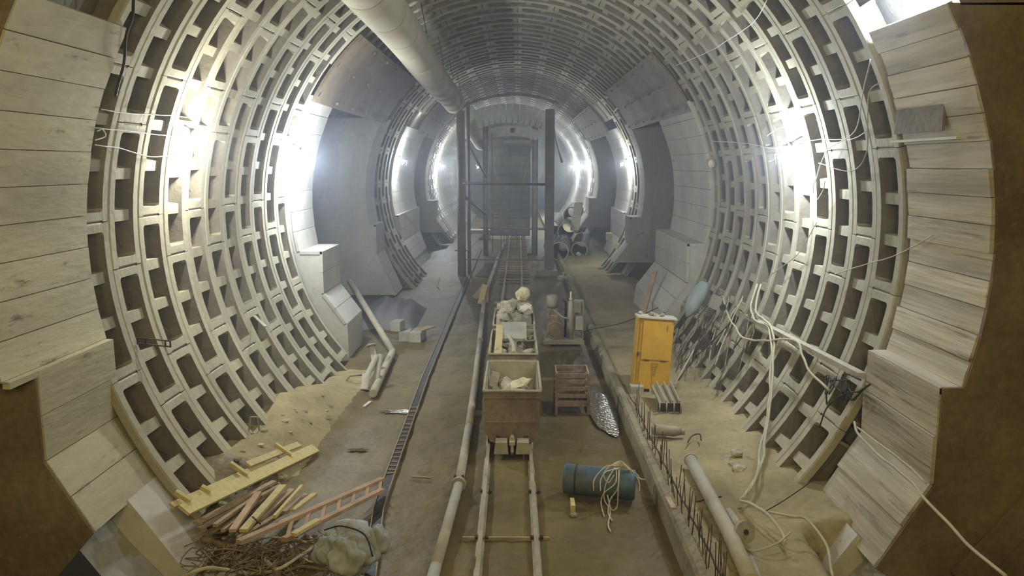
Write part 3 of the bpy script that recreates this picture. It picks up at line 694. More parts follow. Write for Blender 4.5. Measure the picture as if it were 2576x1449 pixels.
for px, py, rx, ry, lab in ((1000, 1040, 0.30, 0.10, 'thin wet puddle on mud left of drain channel'), (900, 1135, 0.16, 0.06, 'small wet patch on mud near yellow plank')):
    c = fl(px, py); b = MB(); vs = [(c.x, c.y, floor_z(c.x, c.y)+0.014)]+[(c.x+rx*cos(2*pi*k/20)*(1+0.2*sin(3*k)), c.y+ry*sin(2*pi*k/20)*(1+0.3*sin(2*k)), floor_z(c.x, c.y)+0.014) for k in range(20)]
    b.add(vs, [(0, 1+k, 1+(k+1) % 20) for k in range(20)]); solo(b, 'puddle', WATER, lab, 'puddle', kind='stuff')
dr = thing('blue_drum', 'muddy blue metal drum lying on its side', 'drum', (1.15, 9.55, 0))
A_, B_ = Vector((0.74, 9.62, 0.24)), Vector((1.62, 9.45, 0.215)); dv = (B_-A_).normalized()
b = MB(); b.tube([A_, A_+dv*0.012, A_+dv*0.05, B_-dv*0.05, B_-dv*0.012, B_], [0.165, 0.19, 0.185, 0.185, 0.19, 0.165], 28); b.build('drum_body', BLUE, dr)
for q in (0.17, 0.72):
    b = MB(); p = A_+(B_-A_)*q; b.tube([p-dv*0.012, p, p+dv*0.012], [0.186, 0.196, 0.186], 28, caps=False); b.build('hoop', DARKST if q < 0.5 else BLUE, dr)
b = MB(); b.box((0.82, 9.17, 0.07), (0.05, 0.24, 0.10)); solo(b, 'wood_wedge', WOODY, 'small pale wooden wedge against the blue drum', 'wedge')
b = MB(); b.lump((0.82, 9.00, 0.03), (0.05, 0.05, 0.03), 3, 1, 0.2); solo(b, 'stone', RUB, 'small dark stone at the tip of wooden wedge', 'stone')
rp = thing('rope_tangle', 'tangle of pale rope draped over the blue drum', 'rope', (1.4, 9.4, 0.4))
top = Vector((1.40, 9.50, 0.425))
def strand(pts, r=0.008): b = MB(); b.tube(curve(pts, 6), r, 5); b.build('rope_strand', ROPE, rp)
for i in range(7):
    o_ = random.uniform(-0.03, 0.03)
    strand([top+Vector((-0.06+o_, 0.02*i, 0.01)), top+Vector((0.04, -0.03, 0.035+0.01*i)), top+Vector((0.14, -0.06+o_, 0.0)), top+Vector((0.20+o_, -0.08, -0.05-0.01*i)), top+Vector((0.27+0.01*i, -0.13, -0.10))])
for i, dx in enumerate((-0.30, -0.22, 0.24)):
    strand([top+Vector((0, 0, 0.02)), top+Vector((dx*0.5, -0.04, 0.03)), top+Vector((dx, -0.13, -0.10)), top+Vector((dx*1.05, -0.215, -0.22))])
for i, pxs in enumerate(([(1550, 1165), (1525, 1215), (1520, 1255), (1535, 1285), (1530, 1320), (1537, 1338)], [(1553, 1170), (1548, 1215), (1520, 1240), (1512, 1265), (1520, 1300)],
                        [(1545, 1168), (1555, 1225), (1535, 1258), (1530, 1290), (1540, 1310)], [(1550, 1170), (1555, 1235), (1552, 1275), (1538, 1282), (1528, 1245)], [(1540, 1170), (1520, 1190), (1530, 1215), (1545, 1195)])):
    P = [top+Vector((0.02*i-0.04, -0.05, 0.02))]
    for px, py in pxs[1:]:
        q = fl(px, py, 0.02)
        if q.y > 9.28: q = at(px, py, 9.26-0.01*i)
        P.append(q)
    strand(P, 0.0085)

# ================================================================ YELLOW CABINET AND SURROUNDINGS
cab = thing('electrical_cabinet', 'tall yellow steel electrical cabinet leaning on the ledge', 'cabinet', (2.48, 13.6, 0.3))
M = Matrix.Translation((2.47, 13.66, 0.28)) @ Matrix.Rotation(radians(4.0), 4, 'Y') @ Matrix.Rotation(radians(-3), 4, 'X')
def cb(c, sz, name, m, parent=cab, bevel=0):
    b = MB(); b.box(c, sz); b.v = [tuple(M @ Vector(v)) for v in b.v]; return b.build(name, m, parent)
cb((0, 0, 0.625), (0.62, 0.34, 1.25), 'carcass', YEL)
dd = cb((0.03, -0.178, 0.87), (0.50, 0.02, 0.68), 'door', YEL)
cb((0.20, -0.192, 1.10), (0.02, 0.012, 0.10), 'handle', YELD, dd)
cb((0.02, -0.178, 0.255), (0.50, 0.02, 0.48), 'lower_door', YEL)
cb((-0.27, -0.176, 0.62), (0.014, 0.016, 1.2), 'edge_strip', YELD)
cb((-0.27, -0.19, 0.62), (0.035, 0.03, 0.06), 'hinge', DARKST)
cb((0.01, -0.01, 1.265), (0.68, 0.40, 0.03), 'top_plate', mat('cream_plate', (0.62, 0.58, 0.45), var=0.2))
for x in (-0.12, 0.17): cb((x, -0.192, 0.515), (0.10, 0.008, 0.012), 'vent_slot', DARKST)
b = MB()
for i in range(7):
    z = 0.47-i*0.035; wd = 0.055-0.0065*i
    b.bar((0.03-wd, -0.193, z), (0.03+wd, -0.193, z), 0.005, 0.006)
b.bar((-0.03, -0.193, 0.48), (0.02, -0.193, 0.05), 0.006, 0.006); b.bar((0.09, -0.193, 0.48), (0.04, -0.193, 0.25), 0.006, 0.006)
b.v = [tuple(M @ Vector(v)) for v in b.v]; b.build('mesh_guard', YELD, cab)
for i in range(6):
    c = M @ Vector((random.uniform(-0.25, 0.25), random.uniform(-0.1, 0.12), 1.31)); b = MB(); b.lump(c, (0.05, 0.05, 0.03), 5+i, 1, 0.3)
    solo(b, 'dirt_clod', RUB, 'small dirt clod lying on top of yellow cabinet', 'clod', 'clods on the yellow cabinet')
b = MB(); b.box((2.22, 13.45, 0.27), (0.22, 0.24, 0.22)); b2 = b
solo(b, 'support_block', BLOCKM, 'square hollow block under left corner of yellow cabinet', 'block')
q = at(1643, 984, 13.0); b = MB(); b.box(q, (0.11, 0.10, 0.075)); solo(b, 'white_block', PALE, 'small white block at the foot of yellow cabinet', 'block')
# steel troughs sliding down in front of the cabinet
ct = thing('steel_trough', 'pair of rusty steel trough sections below yellow cabinet', 'trough', (2.6, 12.3, 0.25))
for i in range(3):
    a_ = Vector((2.44+0.12*i, 13.1, 0.46)); c_ = Vector((2.47+0.11*i, 12.35, 0.34)); b = MB()
    n = 7; vs = []
    for p in (a_, c_):
        for k in range(n): an = pi+pi*k/(n-1); vs.append(p+Vector((0.06*cos(an), 0, 0.07+0.07*sin(an))))
    b.add(vs, [(k, k+1, n+k+1, n+k) for k in range(n-1)]); b.add([v+Vector((0, 0, 0.015)) for v in vs], [(k, n+k, n+k+1, k+1) for k in range(n-1)])
    b.bar(a_+Vector((0.06, 0, 0.08)), c_+Vector((0.06, 0, 0.08)), 0.02, 0.02); b.build('trough_channel', STEEL, ct)
b = MB(); b.box((2.58, 12.28, 0.34), (0.38, 0.03, 0.14)); b.build('end_stop', DARKST, ct)
for x in (2.41, 2.52, 2.64, 2.75):
    b = MB(); b.tube([(x, 12.24, 0.26), (x, 12.24, 0.42)], 0.013, 6); b.build('bolt', STEEL, ct)
gc = MB(); a_, c_ = fl(1640, 1080, 0.36), fl(1712, 1086, 0.36); gc.tube([a_, a_*0.9+c_*0.1, a_*0.2+c_*0.8, c_], [0.06, 0.085, 0.075, 0.05], 14); gc.tube([c_, c_+(c_-a_).normalized()*0.06], 0.045, 10)
solo(gc, 'gas_bottle', STEEL, 'dusty grey cylinder lying behind the starter bars', 'cylinder')
# leaning timbers behind the cabinet
for (p, q, w, lab) in (((1648, 682), (1618, 790), 0.11, 'long pale timber leaning on wall behind yellow cabinet'),):
    a_ = at(p[0], p[1], 20.4); c_ = at(q[0], q[1], 19.4); c_ = c_+(c_-a_)*0.35; b = MB(); b.bar(a_, c_, w, 0.07); solo(b, 'timber', WOODP, lab, 'timber')
a_, c_ = at(1745, 880, 13.6), at(1697, 968, 12.9); b = MB(); b.tube([a_, c_], 0.013, 6); solo(b, 'thin_rod', PIPEM, 'thin pale rod standing slantwise right of yellow cabinet', 'rod')

# ================================================================ COMPRESSOR
cm = thing('compressor', 'dusty pump unit with motor and tanks on a skid', 'machine', (1.2, 18.6, 0))
def cbx(n_, c, sz, m): b = MB(); b.box(c, sz); return b.build(n_, m, cm)
cbx('skid', (1.22, 18.05, 0.10), (0.95, 0.06, 0.08), STEEL); cbx('skid', (1.22, 19.1, 0.10), (0.95, 0.06, 0.08), STEEL)
cbx('skid_plate', (1.22, 18.6, 0.13), (0.9, 1.1, 0.03), WAG)
b = MB(); b.tube([(1.02, 18.15, 0.36), (1.02, 18.8, 0.36)], 0.20, 18)
for k in range(10): b.tube([(1.02, 18.22+0.05*k, 0.36), (1.02, 18.235+0.05*k, 0.36)], 0.215, 18)
b.tube([(1.02, 18.10, 0.36), (1.02, 18.15, 0.36)], 0.13, 14); b.build('motor', WAG, cm)
cbx('terminal_box', (1.02, 18.45, 0.61), (0.18, 0.2, 0.10), WAG)
b = MB(); b.tube([(0.98, 18.9, 0.78), (0.98, 18.9, 0.84), (0.98, 18.9, 1.04), (0.98, 18.9, 1.08)], [0.13, 0.145, 0.145, 0.10], 16); b.build('air_filter', STEEL, cm)
b = MB(); b.box((0.98, 18.9, 0.45), (0.26, 0.3, 0.62)); b.build('gearbox', WAG, cm)
b = MB(); b.tube([(1.38, 18.25, 0.14), (1.38, 18.25, 1.04)], 0.055, 14); b.build('riser_pipe', PIPEM, cm)
b = MB(); b.tube([(1.38, 18.25, 1.04), (1.38, 18.25, 1.10), (1.38, 18.25, 1.14), (1.38, 18.25, 1.26)], [0.03, 0.045, 0.02, 0.025], 10); b.build('valve', PALE, cm)
b = MB(); b.tube([(1.28, 18.5, 0.14), (1.28, 18.5, 0.95), (1.20, 18.5, 1.05)], 0.03, 8); b.build('riser_pipe', DARKST, cm)
cbx('control_box', (1.58, 18.5, 0.88), (0.22, 0.2, 0.28), STEEL); cbx('control_box', (1.58, 18.3, 0.52), (0.17, 0.16, 0.32), BLOCKM)
b = MB()
for x in (1.47, 1.68): b.bar((x, 18.35, 0.12), (x, 18.35, 1.02), 0.035, 0.035)
b.bar((1.47, 18.35, 0.33), (1.68, 18.35, 0.33), 0.03, 0.03); b.build('stand', STEEL, cm)
b = MB(); b.tube(curve([(1.38, 18.25, 0.62), (1.2, 18.2, 0.66), (1.1, 18.4, 0.72), (1.0, 18.7, 0.75)], 6), 0.025, 8); b.build('connecting_pipe', STEEL, cm)
b = MB(); b.tube(curve([(1.7, 18.3, 0.3), (1.95, 18.1, 0.42), (2.5, 17.2, 0.75), (3.1, 16.5, 1.2)], 6), 0.01, 5); solo(b, 'cable', BLACKC, 'thin black cable running from pump unit to right wall', 'cable')

# ================================================================ LEFT SIDE CLUTTER
# blocks
for i, (px, py, sx, sy, z, lab) in enumerate(((1014, 862, 0.27, 0.42, 0, 'left lower concrete block of small heap by left wall'), (1046, 861, 0.27, 0.62, 0, 'right lower concrete block of small heap by left wall'), (1013, 835, 0.24, 0.36, 0.24, 'concrete block topping the small heap by left wall'))):
    c = fl(px, py); b = MB(); b.box((c.x+0.02, 18.75, z+0.12), (sx, sy, 0.23), Matrix.Rotation(-0.1*i, 3, 'Z')); solo(b, 'concrete_block', BLOCKM, lab, 'block')
b = MB(); b.bar((-2.25, 18.6, 0.25), (-1.98, 19.3, 0.22), 0.22, 0.03); solo(b, 'board_offcut', WOOD, 'flat board lying across the concrete blocks', 'board')
# tarpaulin covered lump
b = MB()
b.grid(26, 26, lambda u, v: (lambda x, y: (x, y, 0.55*(max(0, 1-((x+3.35)/0.80)**2)*max(0, 1-((y-21.4)/1.6)**2))**0.5*(1+0.10*sin(x*13+y*2+noise.noise(Vector((x, y, 0)))*4)) ))(-4.1+1.6*u, 19.8+3.2*v))
solo(b, 'tarpaulin', DARKC, 'folded dusty tarpaulin heaped at the left wall foot', 'tarpaulin')
# leaned long pipe and the pile of flanged pipes
b = MB(); a_ = at(880, 708, 20.2); c_ = fl(988, 884, 0.12); b.tube([a_, c_], 0.075, 12); e_ = fl(938, 990, 0.1); 
b.tube(curve([c_, c_*0.9+e_*0.1, e_], 3), 0.075, 12, caps=True)
solo(b, 'bent_pipe', PIPEM, 'long bent pipe leaning up the left wall', 'pipe')
def lpipe(a, c, r, lab, flange=None, hollow=True):
    t = thing('pipe_length', lab, 'pipe', (Vector(a)+Vector(c))/2-Vector((0, 0, r)))
    b = MB(); b.pipe(a, c, r, 0.012, 14, 0, 1); b.build('tube', [PIPEM, SLOT], t)
    if flange is not None:
        p = Vector(a if flange == 0 else c); d = (Vector(c)-Vector(a)).normalized(); b = MB(); b.tube([p-d*0.015, p+d*0.015], r*1.7, 14); b.build('flange', PIPEM, t)
lpipe(fl(938, 988, 0.07), fl(975, 905, 0.12), 0.055, 'open ended pipe on right of the pipe pile', None)
lpipe(at(917, 982, 14.35), at(921, 942, 14.5), 0.075, 'short fat pipe with flange at front of pipe pile', 0)
lpipe(at(945, 965, 14.55), at(957, 893, 14.95), 0.055, 'pipe lying in the middle of the pipe pile')
lpipe(fl(945, 968, 0.06), fl(978, 898, 0.18), 0.035, 'thinnest pipe squeezed within the pipe pile')
lpipe(at(921, 950, 14.5), at(948, 896, 14.9), 0.055, 'pipe lying across the top of pipe pile')
lpipe(at(943, 912, 15.3), at(934, 869, 15.45), 0.06, 'upright flanged pipe stub behind the pipe pile', 1)
b = MB(); b.tube([fl(865, 968, 0.05), fl(880, 945, 0.2), fl(915, 943, 0.2)], 0.02, 6); solo(b, 'bent_rod', STEEL, 'bent steel rod left of the pipe pile', 'rod')
# leaning boards at the water pipe
for i, (p, q, lab) in enumerate((((1222, 718), (1193, 750), 'leftmost splayed board leaning on water pipe'), ((1220, 716), (1208, 765), 'middle board leaning on the water pipe'), ((1224, 722), (1220, 762), 'rightmost board leaning on the water pipe'))):
    c_ = fl(q[0], q[1], 0.03); a_ = at(p[0], p[1], c_.y+0.35); b = MB(); b.bar(a_, c_, 0.17, 0.03, up=(0, -1, 0.4)); solo(b, 'leaning_board', WOODY, lab, 'board')
# long yellow formwork plank with its battens
pa, pb = fl(462, 1284, 0.62), fl(792, 1128, 0.14); pd = (pb-pa).normalized(); up = Vector((0.55, -0.1, 0.85)).normalized()
fp = thing('formwork_plank', 'long fresh yellow formwork plank with cross battens at wall foot', 'plank', (pa+pb)/2)
b = MB(); b.bar(pa, pb, 0.15, 0.035, up=up); b.build('plank_board', WOODY, fp)
sd = pd.cross(up).normalized(); sd = sd if sd.x < 0 else -sd
b = MB(); b.bar(pa+sd*0.14+up*-0.05, pa+(pb-pa)*0.62+sd*0.14+up*-0.05, 0.07, 0.03, up=up); b.build('rear_board', WOODY, fp)
b = MB(); b.bar(pa+(pb-pa)*0.5+sd*0.20, pa+(pb-pa)*0.93+sd*0.17, 0.09, 0.03, up=up); b.build('rear_board', WOODY, fp)
for q_, ln in ((0.05, 0.15), (0.17, 0.08), (0.42, 0.22), (0.78, 0.22)):
    p = pa+(pb-pa)*q_+up*0.03; b = MB(); b.bar(p+sd*0.05, p+sd*(0.08+ln)+pd*(-0.04), 0.05, 0.05, up=up); b.build('batten', WOODY, fp)
# stack of rods and boards under it
gW = 'scrap boards in the stack below the yellow plank'
def gz(px, py, z): return fl(px, py, z)
BO = [((492, 1316), (690, 1212), .07, .30, 'long dark outermost scrap board under yellow plank', WOOD), ((500, 1330), (705, 1222), .06, .26, 'second long scrap board below yellow plank', WOOD),
      ((540, 1322), (650, 1245), .05, .30, 'short scrap board with square end in stack', WOOD), ((585, 1335), (650, 1240), .075, .36, 'pale steeply slanted board left in stack', WOODP),
      ((612, 1335), (712, 1222), .085, .38, 'palest broad board in the middle of stack', WOODY), ((560, 1335), (680, 1235), .05, .22, 'narrow dark batten between stacked boards', WOOD),
      ((650, 1310), (735, 1232), .075, .30, 'brown board right of the palest stack board', WOODP), ((690, 1300), (760, 1222), .035, .42, 'thin pale lath sticking up out of stack', WOODY),
      ((715, 1290), (770, 1245), .06, .30, 'stubby board at right of the stack', WOODP), ((735, 1285), (792, 1243), .07, .30, 'rightmost pale board end of the stack', WOODY),
      ((515, 1345), (720, 1240), .06, .16, 'lowest dark board buried under the stack', WOOD), ((600, 1355), (760, 1260), .06, .14, 'dusty lower board poking out under ladder', WOOD)]
for i, (p, q, w, z, lab, m) in enumerate(BO):
    b = MB(); b.bar(fl(p[0], p[1], z+0.05), fl(q[0], q[1], z-0.02), w, 0.035); solo(b, 'scrap_board', m, lab, 'board', None)
b = MB(); b.tube([fl(635, 1300, 0.46), fl(655, 1318, 0.46)], 0.010, 5); solo(b, 'steel_pin', REBAR, 'short dark steel pin lying across palest board', 'pin')
# wooden ladder
ld_ = thing('wooden_ladder', 'pinkish wooden ladder slanting over the scrap boards', 'ladder', fl(780, 1300, 0.3))
la, lb = fl(600, 1364, 0.46), fl(962, 1205, 0.20); lc, le = fl(700, 1392, 0.42), fl(965, 1232, 0.16)
le2 = lb+(Vector(lc)-Vector(la))*0.62
b = MB(); b.bar(la, lb, 0.075, 0.045); b.build('ladder_rail', WOODP, ld_)
lc2 = la+(lb-la)*0.30+Vector((0.06, -0.42, -0.02)); le3 = lb+Vector((0.05, -0.30, -0.02))
b = MB(); b.bar(lc2, le3, 0.07, 0.045); b.build('ladder_rail', WOODP, ld_)
for i in range(7):
    q_ = 0.32+i*0.11; p = la+(lb-la)*q_; r_ = lc2+(le3-lc2)*((q_-0.30)/0.70); b = MB(); b.bar(p, r_, 0.04, 0.03); b.build('rung', WOODP, ld_)
b = MB(); b.bar(fl(738, 1345, 0.44), fl(802, 1308, 0.42), 0.07, 0.035); solo(b, 'pale_offcut', WOODY, 'short bright offcut lying on the ladder', 'board')
# sacking bundle with black boot of plastic
sk = thing('sack_bundle', 'crumpled grey sacking bundle tied with black cord', 'sack', fl(880, 1420, 0.1))
c = fl(878, 1385, 0.34); b = MB(); b.lump(c, (0.26, 0.22, 0.24), 4, 5, 0.25, freq=1.8, sm=True, crease=0.13); b.lump(c+Vector((-0.02, 0.14, 0.12)), (0.20, 0.16, 0.12), 6, 4, 0.3, sm=True, crease=0.12); b.build('sacking', SACK, sk)
b = MB(); b.lump(c+Vector((0.29, 0.10, 0.06)), (0.09, 0.08, 0.17), 8, 4, 0.25, sm=True, crease=0.12); b.build('sacking', SACK, sk)
b = MB(); b.tube(curve([c+Vector((-0.26, 0.08, 0.18)), c+Vector((-0.05, -0.08, 0.30)), c+Vector((0.18, -0.10, 0.22)), c+Vector((0.27, -0.16, 0.02))], 6), 0.008, 5); b.build('cord', BLACKC, sk)
b = MB(); b.lump(fl(880, 1432, 0.15), (0.10, 0.10, 0.15), 11, 3, 0.2, sm=True); solo(b, 'black_sack', DARKST, 'black plastic lump in front of grey sacking', 'sack')
# tangled cables and roots on the floor at bottom left
tg = [([(445, 1449), (520, 1425), (585, 1440), (650, 1440), (720, 1420), (790, 1370), (765, 1345)], .018, 'thick frayed cable snaking across bottom left corner'),
      ([(505, 1355), (560, 1372), (640, 1392), (700, 1440)], .035, 'stout dusty branch half under the ladder'),
      ([(655, 1440), (660, 1410), (690, 1375), (760, 1358)], .012, 'arched rusty wire beside the stout branch'),
      ([(610, 1365), (640, 1360), (700, 1350), (770, 1365)], .010, 'thin wire looping under ladder foot'),
      ([(580, 1400), (600, 1425), (625, 1449)], .013, 'short curled cable end by bottom edge'),
      ([(700, 1449), (760, 1425), (840, 1440)], .014, 'cable loop running toward grey sacking'),
      ([(740, 1395), (790, 1410), (830, 1380)], .010, 'slim wire arching next to grey sacking'),
      ([(520, 1390), (600, 1385), (690, 1410), (740, 1449)], .009, 'long thin wire crossing the tangled heap')]
for i, (pts, r, lab) in enumerate(tg):
    P = [fl(px, py, 0.10+0.10*sin(k*1.9+i)) for k, (px, py) in enumerate(pts)]; b = MB(); b.tube(jitter(curve(P, 6), 0.03, i), r, 6); solo(b, 'tangled_cable' if r < .03 else 'branch', ROOT if i % 3 else HOSE, lab, 'cable' if r < .03 else 'branch')
b = MB()
for i in range(90):
    c = fl(random.uniform(500, 860), random.uniform(1360, 1449), 0.05); P = [c+Vector((random.uniform(-.18, .18), random.uniform(-.18, .18), random.uniform(-0.03, .14))) for _ in range(4)]
    b.tube(curve(P, 3), random.uniform(0.004, 0.009), 4)
solo(b, 'brush_litter', ROOT, 'dense litter of thin wires and twigs on bottom left floor', 'litter', kind='stuff')
# rubble along left bank
for i in range(34):
    y = random.uniform(8.6, 13.2); x = random.uniform(-3.5, -2.8); b = MB(); s_ = random.uniform(0.02, 0.055)
    b.lump((x, y, floor_z(x, y)+s_*0.6), (s_*1.3, s_, s_*0.8), i, 1, 0.3); solo(b, 'stone', RUB, 'small loose stone on the dirt bank by left wall', 'stone', 'stones on the left dirt bank')
# brackets hanging on the left wall
bk = thing('steel_bracket', 'dark ladder shaped steel bracket jutting from left wall', 'bracket', wl(345, 850, 0.05))
a_, c_ = wl(345, 850, 0.03), wl(428, 858, 0.36)
for dz in (0, -0.07):
    b = MB(); b.bar(a_+Vector((0, 0, dz)), c_+Vector((0, 0, dz)), 0.015, 0.015); b.build('bracket_arm', DARKST, bk)
for q_ in (0.0, 0.25, 0.85, 1.0):
    p = a_+(c_-a_)*q_; b = MB(); b.bar(p, p+Vector((0, 0, -0.08)), 0.015, 0.015); b.build('bracket_tie', DARKST, bk)
sb = thing('steel_stirrup', 'small steel stirrup standing at foot of left wall', 'bracket', wl(640, 1085, 0.1)-Vector((0, 0, 0.1)))
p = wl(640, 1070, 0.12)
for dx, dz, ex, ez in ((-.09, -.12, -.05, .12), (.07, -.12, .05, .12), (-.09, -.12, .07, -.12), (-.05, .12, .05, .12)):
    b = MB(); b.bar(p+Vector((dx, 0, dz)), p+Vector((ex, 0, ez)), 0.02, 0.02); b.build('bar', STEEL, sb)
b = MB(); b.bar(wl(640, 795, 0.06), wl(668, 822, 0.34), 0.05, 0.02); solo(b, 'flat_bar', STEEL, 'short flat bar sticking out of a left wall cell', 'bar')
for (px, py, lab) in ((1105, 588, 'tall pale stake standing far off by left wall'), (1100, 710, 'short pale stake on the floor far left'), (915, 1015, 'small pale scrap on mud below the pipe pile')):
    c = fl(px, py+8, 0.02); b = MB(); b.bar(c, c+Vector((0.06, 0.3, 0.22 if py < 1000 else 0.0)), 0.05, 0.02); solo(b, 'stake' if py < 1000 else 'scrap', PALE, lab, 'stake' if py < 1000 else 'scrap')
c = fl(1062, 1208); b = MB(); b.bar(c+Vector((-0.14, 0.02, 0.04)), c+Vector((0.12, -0.02, 0.04)), 0.03, 0.02); solo(b, 'lath', WOOD, 'short brown lath on mud between channel and pipe', 'lath')

# ================================================================ RIGHT SIDE CLUTTER
rpz = thing('concrete_pipe', 'long dusty pipe lying on the ledge behind starter bars', 'pipe', fl(1800, 1300, 0.3))
a_, c_, e_ = fl(1738, 1158, 0.36), fl(1830, 1330, 0.37), fl(1890, 1462, 0.37)
b = MB(); b.tube([a_, a_+(c_-a_)*0.5, c_, e_], 0.078, 16); b.build('pipe_section', PIPEM, rpz)
b = MB(); b.tube([a_+(a_-c_).normalized()*0.0, a_+(a_-c_).normalized()*0.03], 0.088, 16); b.build('pipe_collar', PIPEM, rpz)
b = MB(); b.tube([fl(1888, 1405, .30), fl(1915, 1470, .30)], 0.035, 8); solo(b, 'thin_pipe', PIPEM, 'short thin pipe beside the near end of long pipe', 'pipe')
b = MB(); b.bar(fl(1695, 1282, 0.28), fl(1680, 1255, 0.28), 0.06, 0.05); solo(b, 'kerb_offcut', WOOD, 'small offcut resting on the kerb', 'board')
st = thing('valve_stub', 'dusty flanged valve stub lying right of long pipe', 'valve', fl(1868, 1350, 0.3))
p0, p1 = fl(1833, 1288, 0.38), fl(1868, 1338, 0.40); b = MB(); b.tube([p0, p1], 0.05, 12); b.build('stub', STEEL, st)
b = MB(); b.tube([p1, p1+Vector((0.02, -0.05, 0.02))], 0.115, 18); b.build('flange', STEEL, st)
b = MB(); b.tube([p1+Vector((0.02, -0.05, 0.02)), p1+Vector((0.025, -0.06, 0.025))], 0.03, 8); b.build('bolt', DARKST, st)
# thin dark hooks standing in the dirt
for pts, lab in (([(1730, 1112), (1742, 1096), (1760, 1092), (1764, 1108)], 'dark hooked bar poking out of right dirt ledge'), ([(1752, 1262), (1790, 1252), (1815, 1250)], 'bent bar lying against the long pipe')):
    P = [fl(px, py, 0.34) for px, py in pts]; b = MB(); b.tube(curve(P, 5), 0.010, 5); solo(b, 'bent_bar', REBAR, lab, 'bar')
# horizontal rail fixed along the right wall
b = MB(); a_, c_ = wl(1880, 796, 0.10), wl(2168, 945, 0.14); b.bar(a_, c_, 0.10, 0.07); solo(b, 'wall_rail', PIPEM, 'long pale batten slung along the right wall rings', 'batten')
def wcable(pts, r, m, lab, off=0.12, name='cable', cat='cable', jit=0.02, group=None, k=6):
    P = []
    for q in pts:
        o_ = q[2] if len(q) > 2 else off; p = wl(q[0], q[1], o_); P.append(p)
    b = MB(); b.tube(jitter(curve(P, k), jit, len(pts)), r, 6); return solo(b, name, m, lab, cat, group)
wcable([(1905, 715, .15), (1890, 770, .2), (1900, 808, .25), (1930, 820, .3), (1941, 870, .3), (1938, 960, .3), (1928, 1060, .35), (1912, 1130, .4), (1905, 1190, .5), (1890, 1230, .55), (1862, 1258, .6)], .018, HOSE, 'left one of two pale hoses hanging down right wall', name='hose', cat='hose')
wcable([(1915, 715, .15), (1900, 780, .2), (1925, 805, .3), (1944, 835, .3), (1946, 900, .3), (1940, 1000, .32), (1925, 1100, .38), (1915, 1170, .45), (1868, 1258, .62)], .018, HOSE, 'right one of two pale hoses hanging down right wall', name='hose', cat='hose')
wcable([(1820, 742, .2), (1828, 785, .25), (1850, 825, .3), (1870, 850, .3), (1910, 857, .3), (1998, 856, .3), (2018, 895, .3), (2040, 940, .3), (2085, 980, .3)], .017, HOSE, 'pale hose looping sideways across the right wall', name='hose', cat='hose')
wcable([(1862, 1258, .62), (1915, 1280, .6), (1945, 1305, .55), (1965, 1340, .5), (1975, 1365, .5)], .018, HOSE, 'knotted pale hose trailing onto right dirt ledge', name='hose', cat='hose')
wcable([(1930, 1290, .55), (1990, 1300, .5), (2025, 1305, .4), (2065, 1345, .3), (2088, 1400, .3), (2098, 1455, .3)], .014, HOSE, 'pale hose curving to the bottom right frame edge', name='hose', cat='hose')
wcable([(1872, 1378, .7), (1900, 1386, .7), (1950, 1370, .6), (1990, 1340, .5)], .010, HOSE, 'thin pale cord arching right of long pipe', name='cord', cat='cord')
wcable([(1918, 1290, .5), (2000, 1240, .3), (2060, 1190, .2), (2108, 1140, .15)], .006, BLACKC, 'thin black wire slanting above the dirt ledge', jit=.01)
wcable([(2150, 1062, .28), (2158, 1090, .32), (2200, 1135, .35), (2255, 1180, .4), (2300, 1220, .45), (2330, 1260, .5), (2380, 1310, .45), (2440, 1375, .40), (2530, 1450, .35)], .014, HOSE, 'long pale hose crossing right jamb to bottom corner', name='hose', cat='hose', jit=.01)
wcable([(2155, 1075, .28), (2205, 1112, .34), (2260, 1150, .38), (2330, 1215, .45)], .011, HOSE, 'shorter pale hose beside the long jamb hose', name='hose', cat='hose', jit=.01)
# cable bundle and boxes
q = wl(1752, 752, 0.35); b = MB(); b.lump(q, (0.15, 0.25, 0.40), 21, 3, 0.13, rot=Matrix.Rotation(0.45, 3, 'Y'), sm=True); solo(b, 'hanging_sack', SACKB, 'blue grey sack hanging on right wall behind boxes', 'sack')
jb = thing('junction_box', 'dusty junction box with cable glands on right wall', 'box', wl(1805, 768, 0.25))
b = MB(); b.box(wl(1805, 762, 0.25), (0.22, 0.30, 0.26), Matrix.Rotation(0.35, 3, 'Y')); b.build('housing', STEEL, jb)
b = MB(); p = wl(1818, 772, 0.36); b.tube([p, p+Vector((-0.02, -0.10, 0))], 0.06, 12); b.build('gland', DARKST, jb)
rnd = random.Random(3)
labs = ['black', 'grey', 'brown', 'dusty']
for i in range(14):
    x0 = rnd.uniform(1770, 1925); y0 = rnd.uniform(735, 800); x1 = x0-rnd.uniform(30, 95); y1 = y0+rnd.uniform(70, 190)
    pts = [(x0, y0, .12), ((x0*2+x1)/3+rnd.uniform(-6, 6), y0*.66+y1*.33, .20), ((x0+2*x1)/3+rnd.uniform(-6, 6), y0*.33+y1*.66, .22), (max(1700, x1), min(965, y1), .25)]
    wcable(pts, rnd.uniform(.006, .011), (REBAR, ROOT, HOSE, STEEL)[i % 4], 'thin cable in the hanging bundle right of yellow cabinet', group='bundle of cables on the right wall', jit=.03)
b = MB()
for i in range(46):
    px_, py_ = rnd.uniform(1715, 1815), rnd.uniform(780, 900); L_ = rnd.uniform(25, 75); o_ = rnd.uniform(.1, .3)
    P = [wl(px_-L_*.45*k/3+rnd.uniform(-5, 5), py_+L_*k/3+rnd.uniform(-4, 4), o_) for k in range(4)]
    b.tube(curve(P, 4), rnd.uniform(.005, .010), 5)
solo(b, 'cable_tangle', REBAR, 'dense tangle of black cable ends right of yellow cabinet', 'cable', kind='stuff')
wcable([(1850, 800, .2), (1800, 850, .25), (1745, 905, .25), (1700, 965, .35)], .010, BLACKC, 'long straight dark bar leaning down the right wall', name='leaning_bar', cat='bar', jit=0)
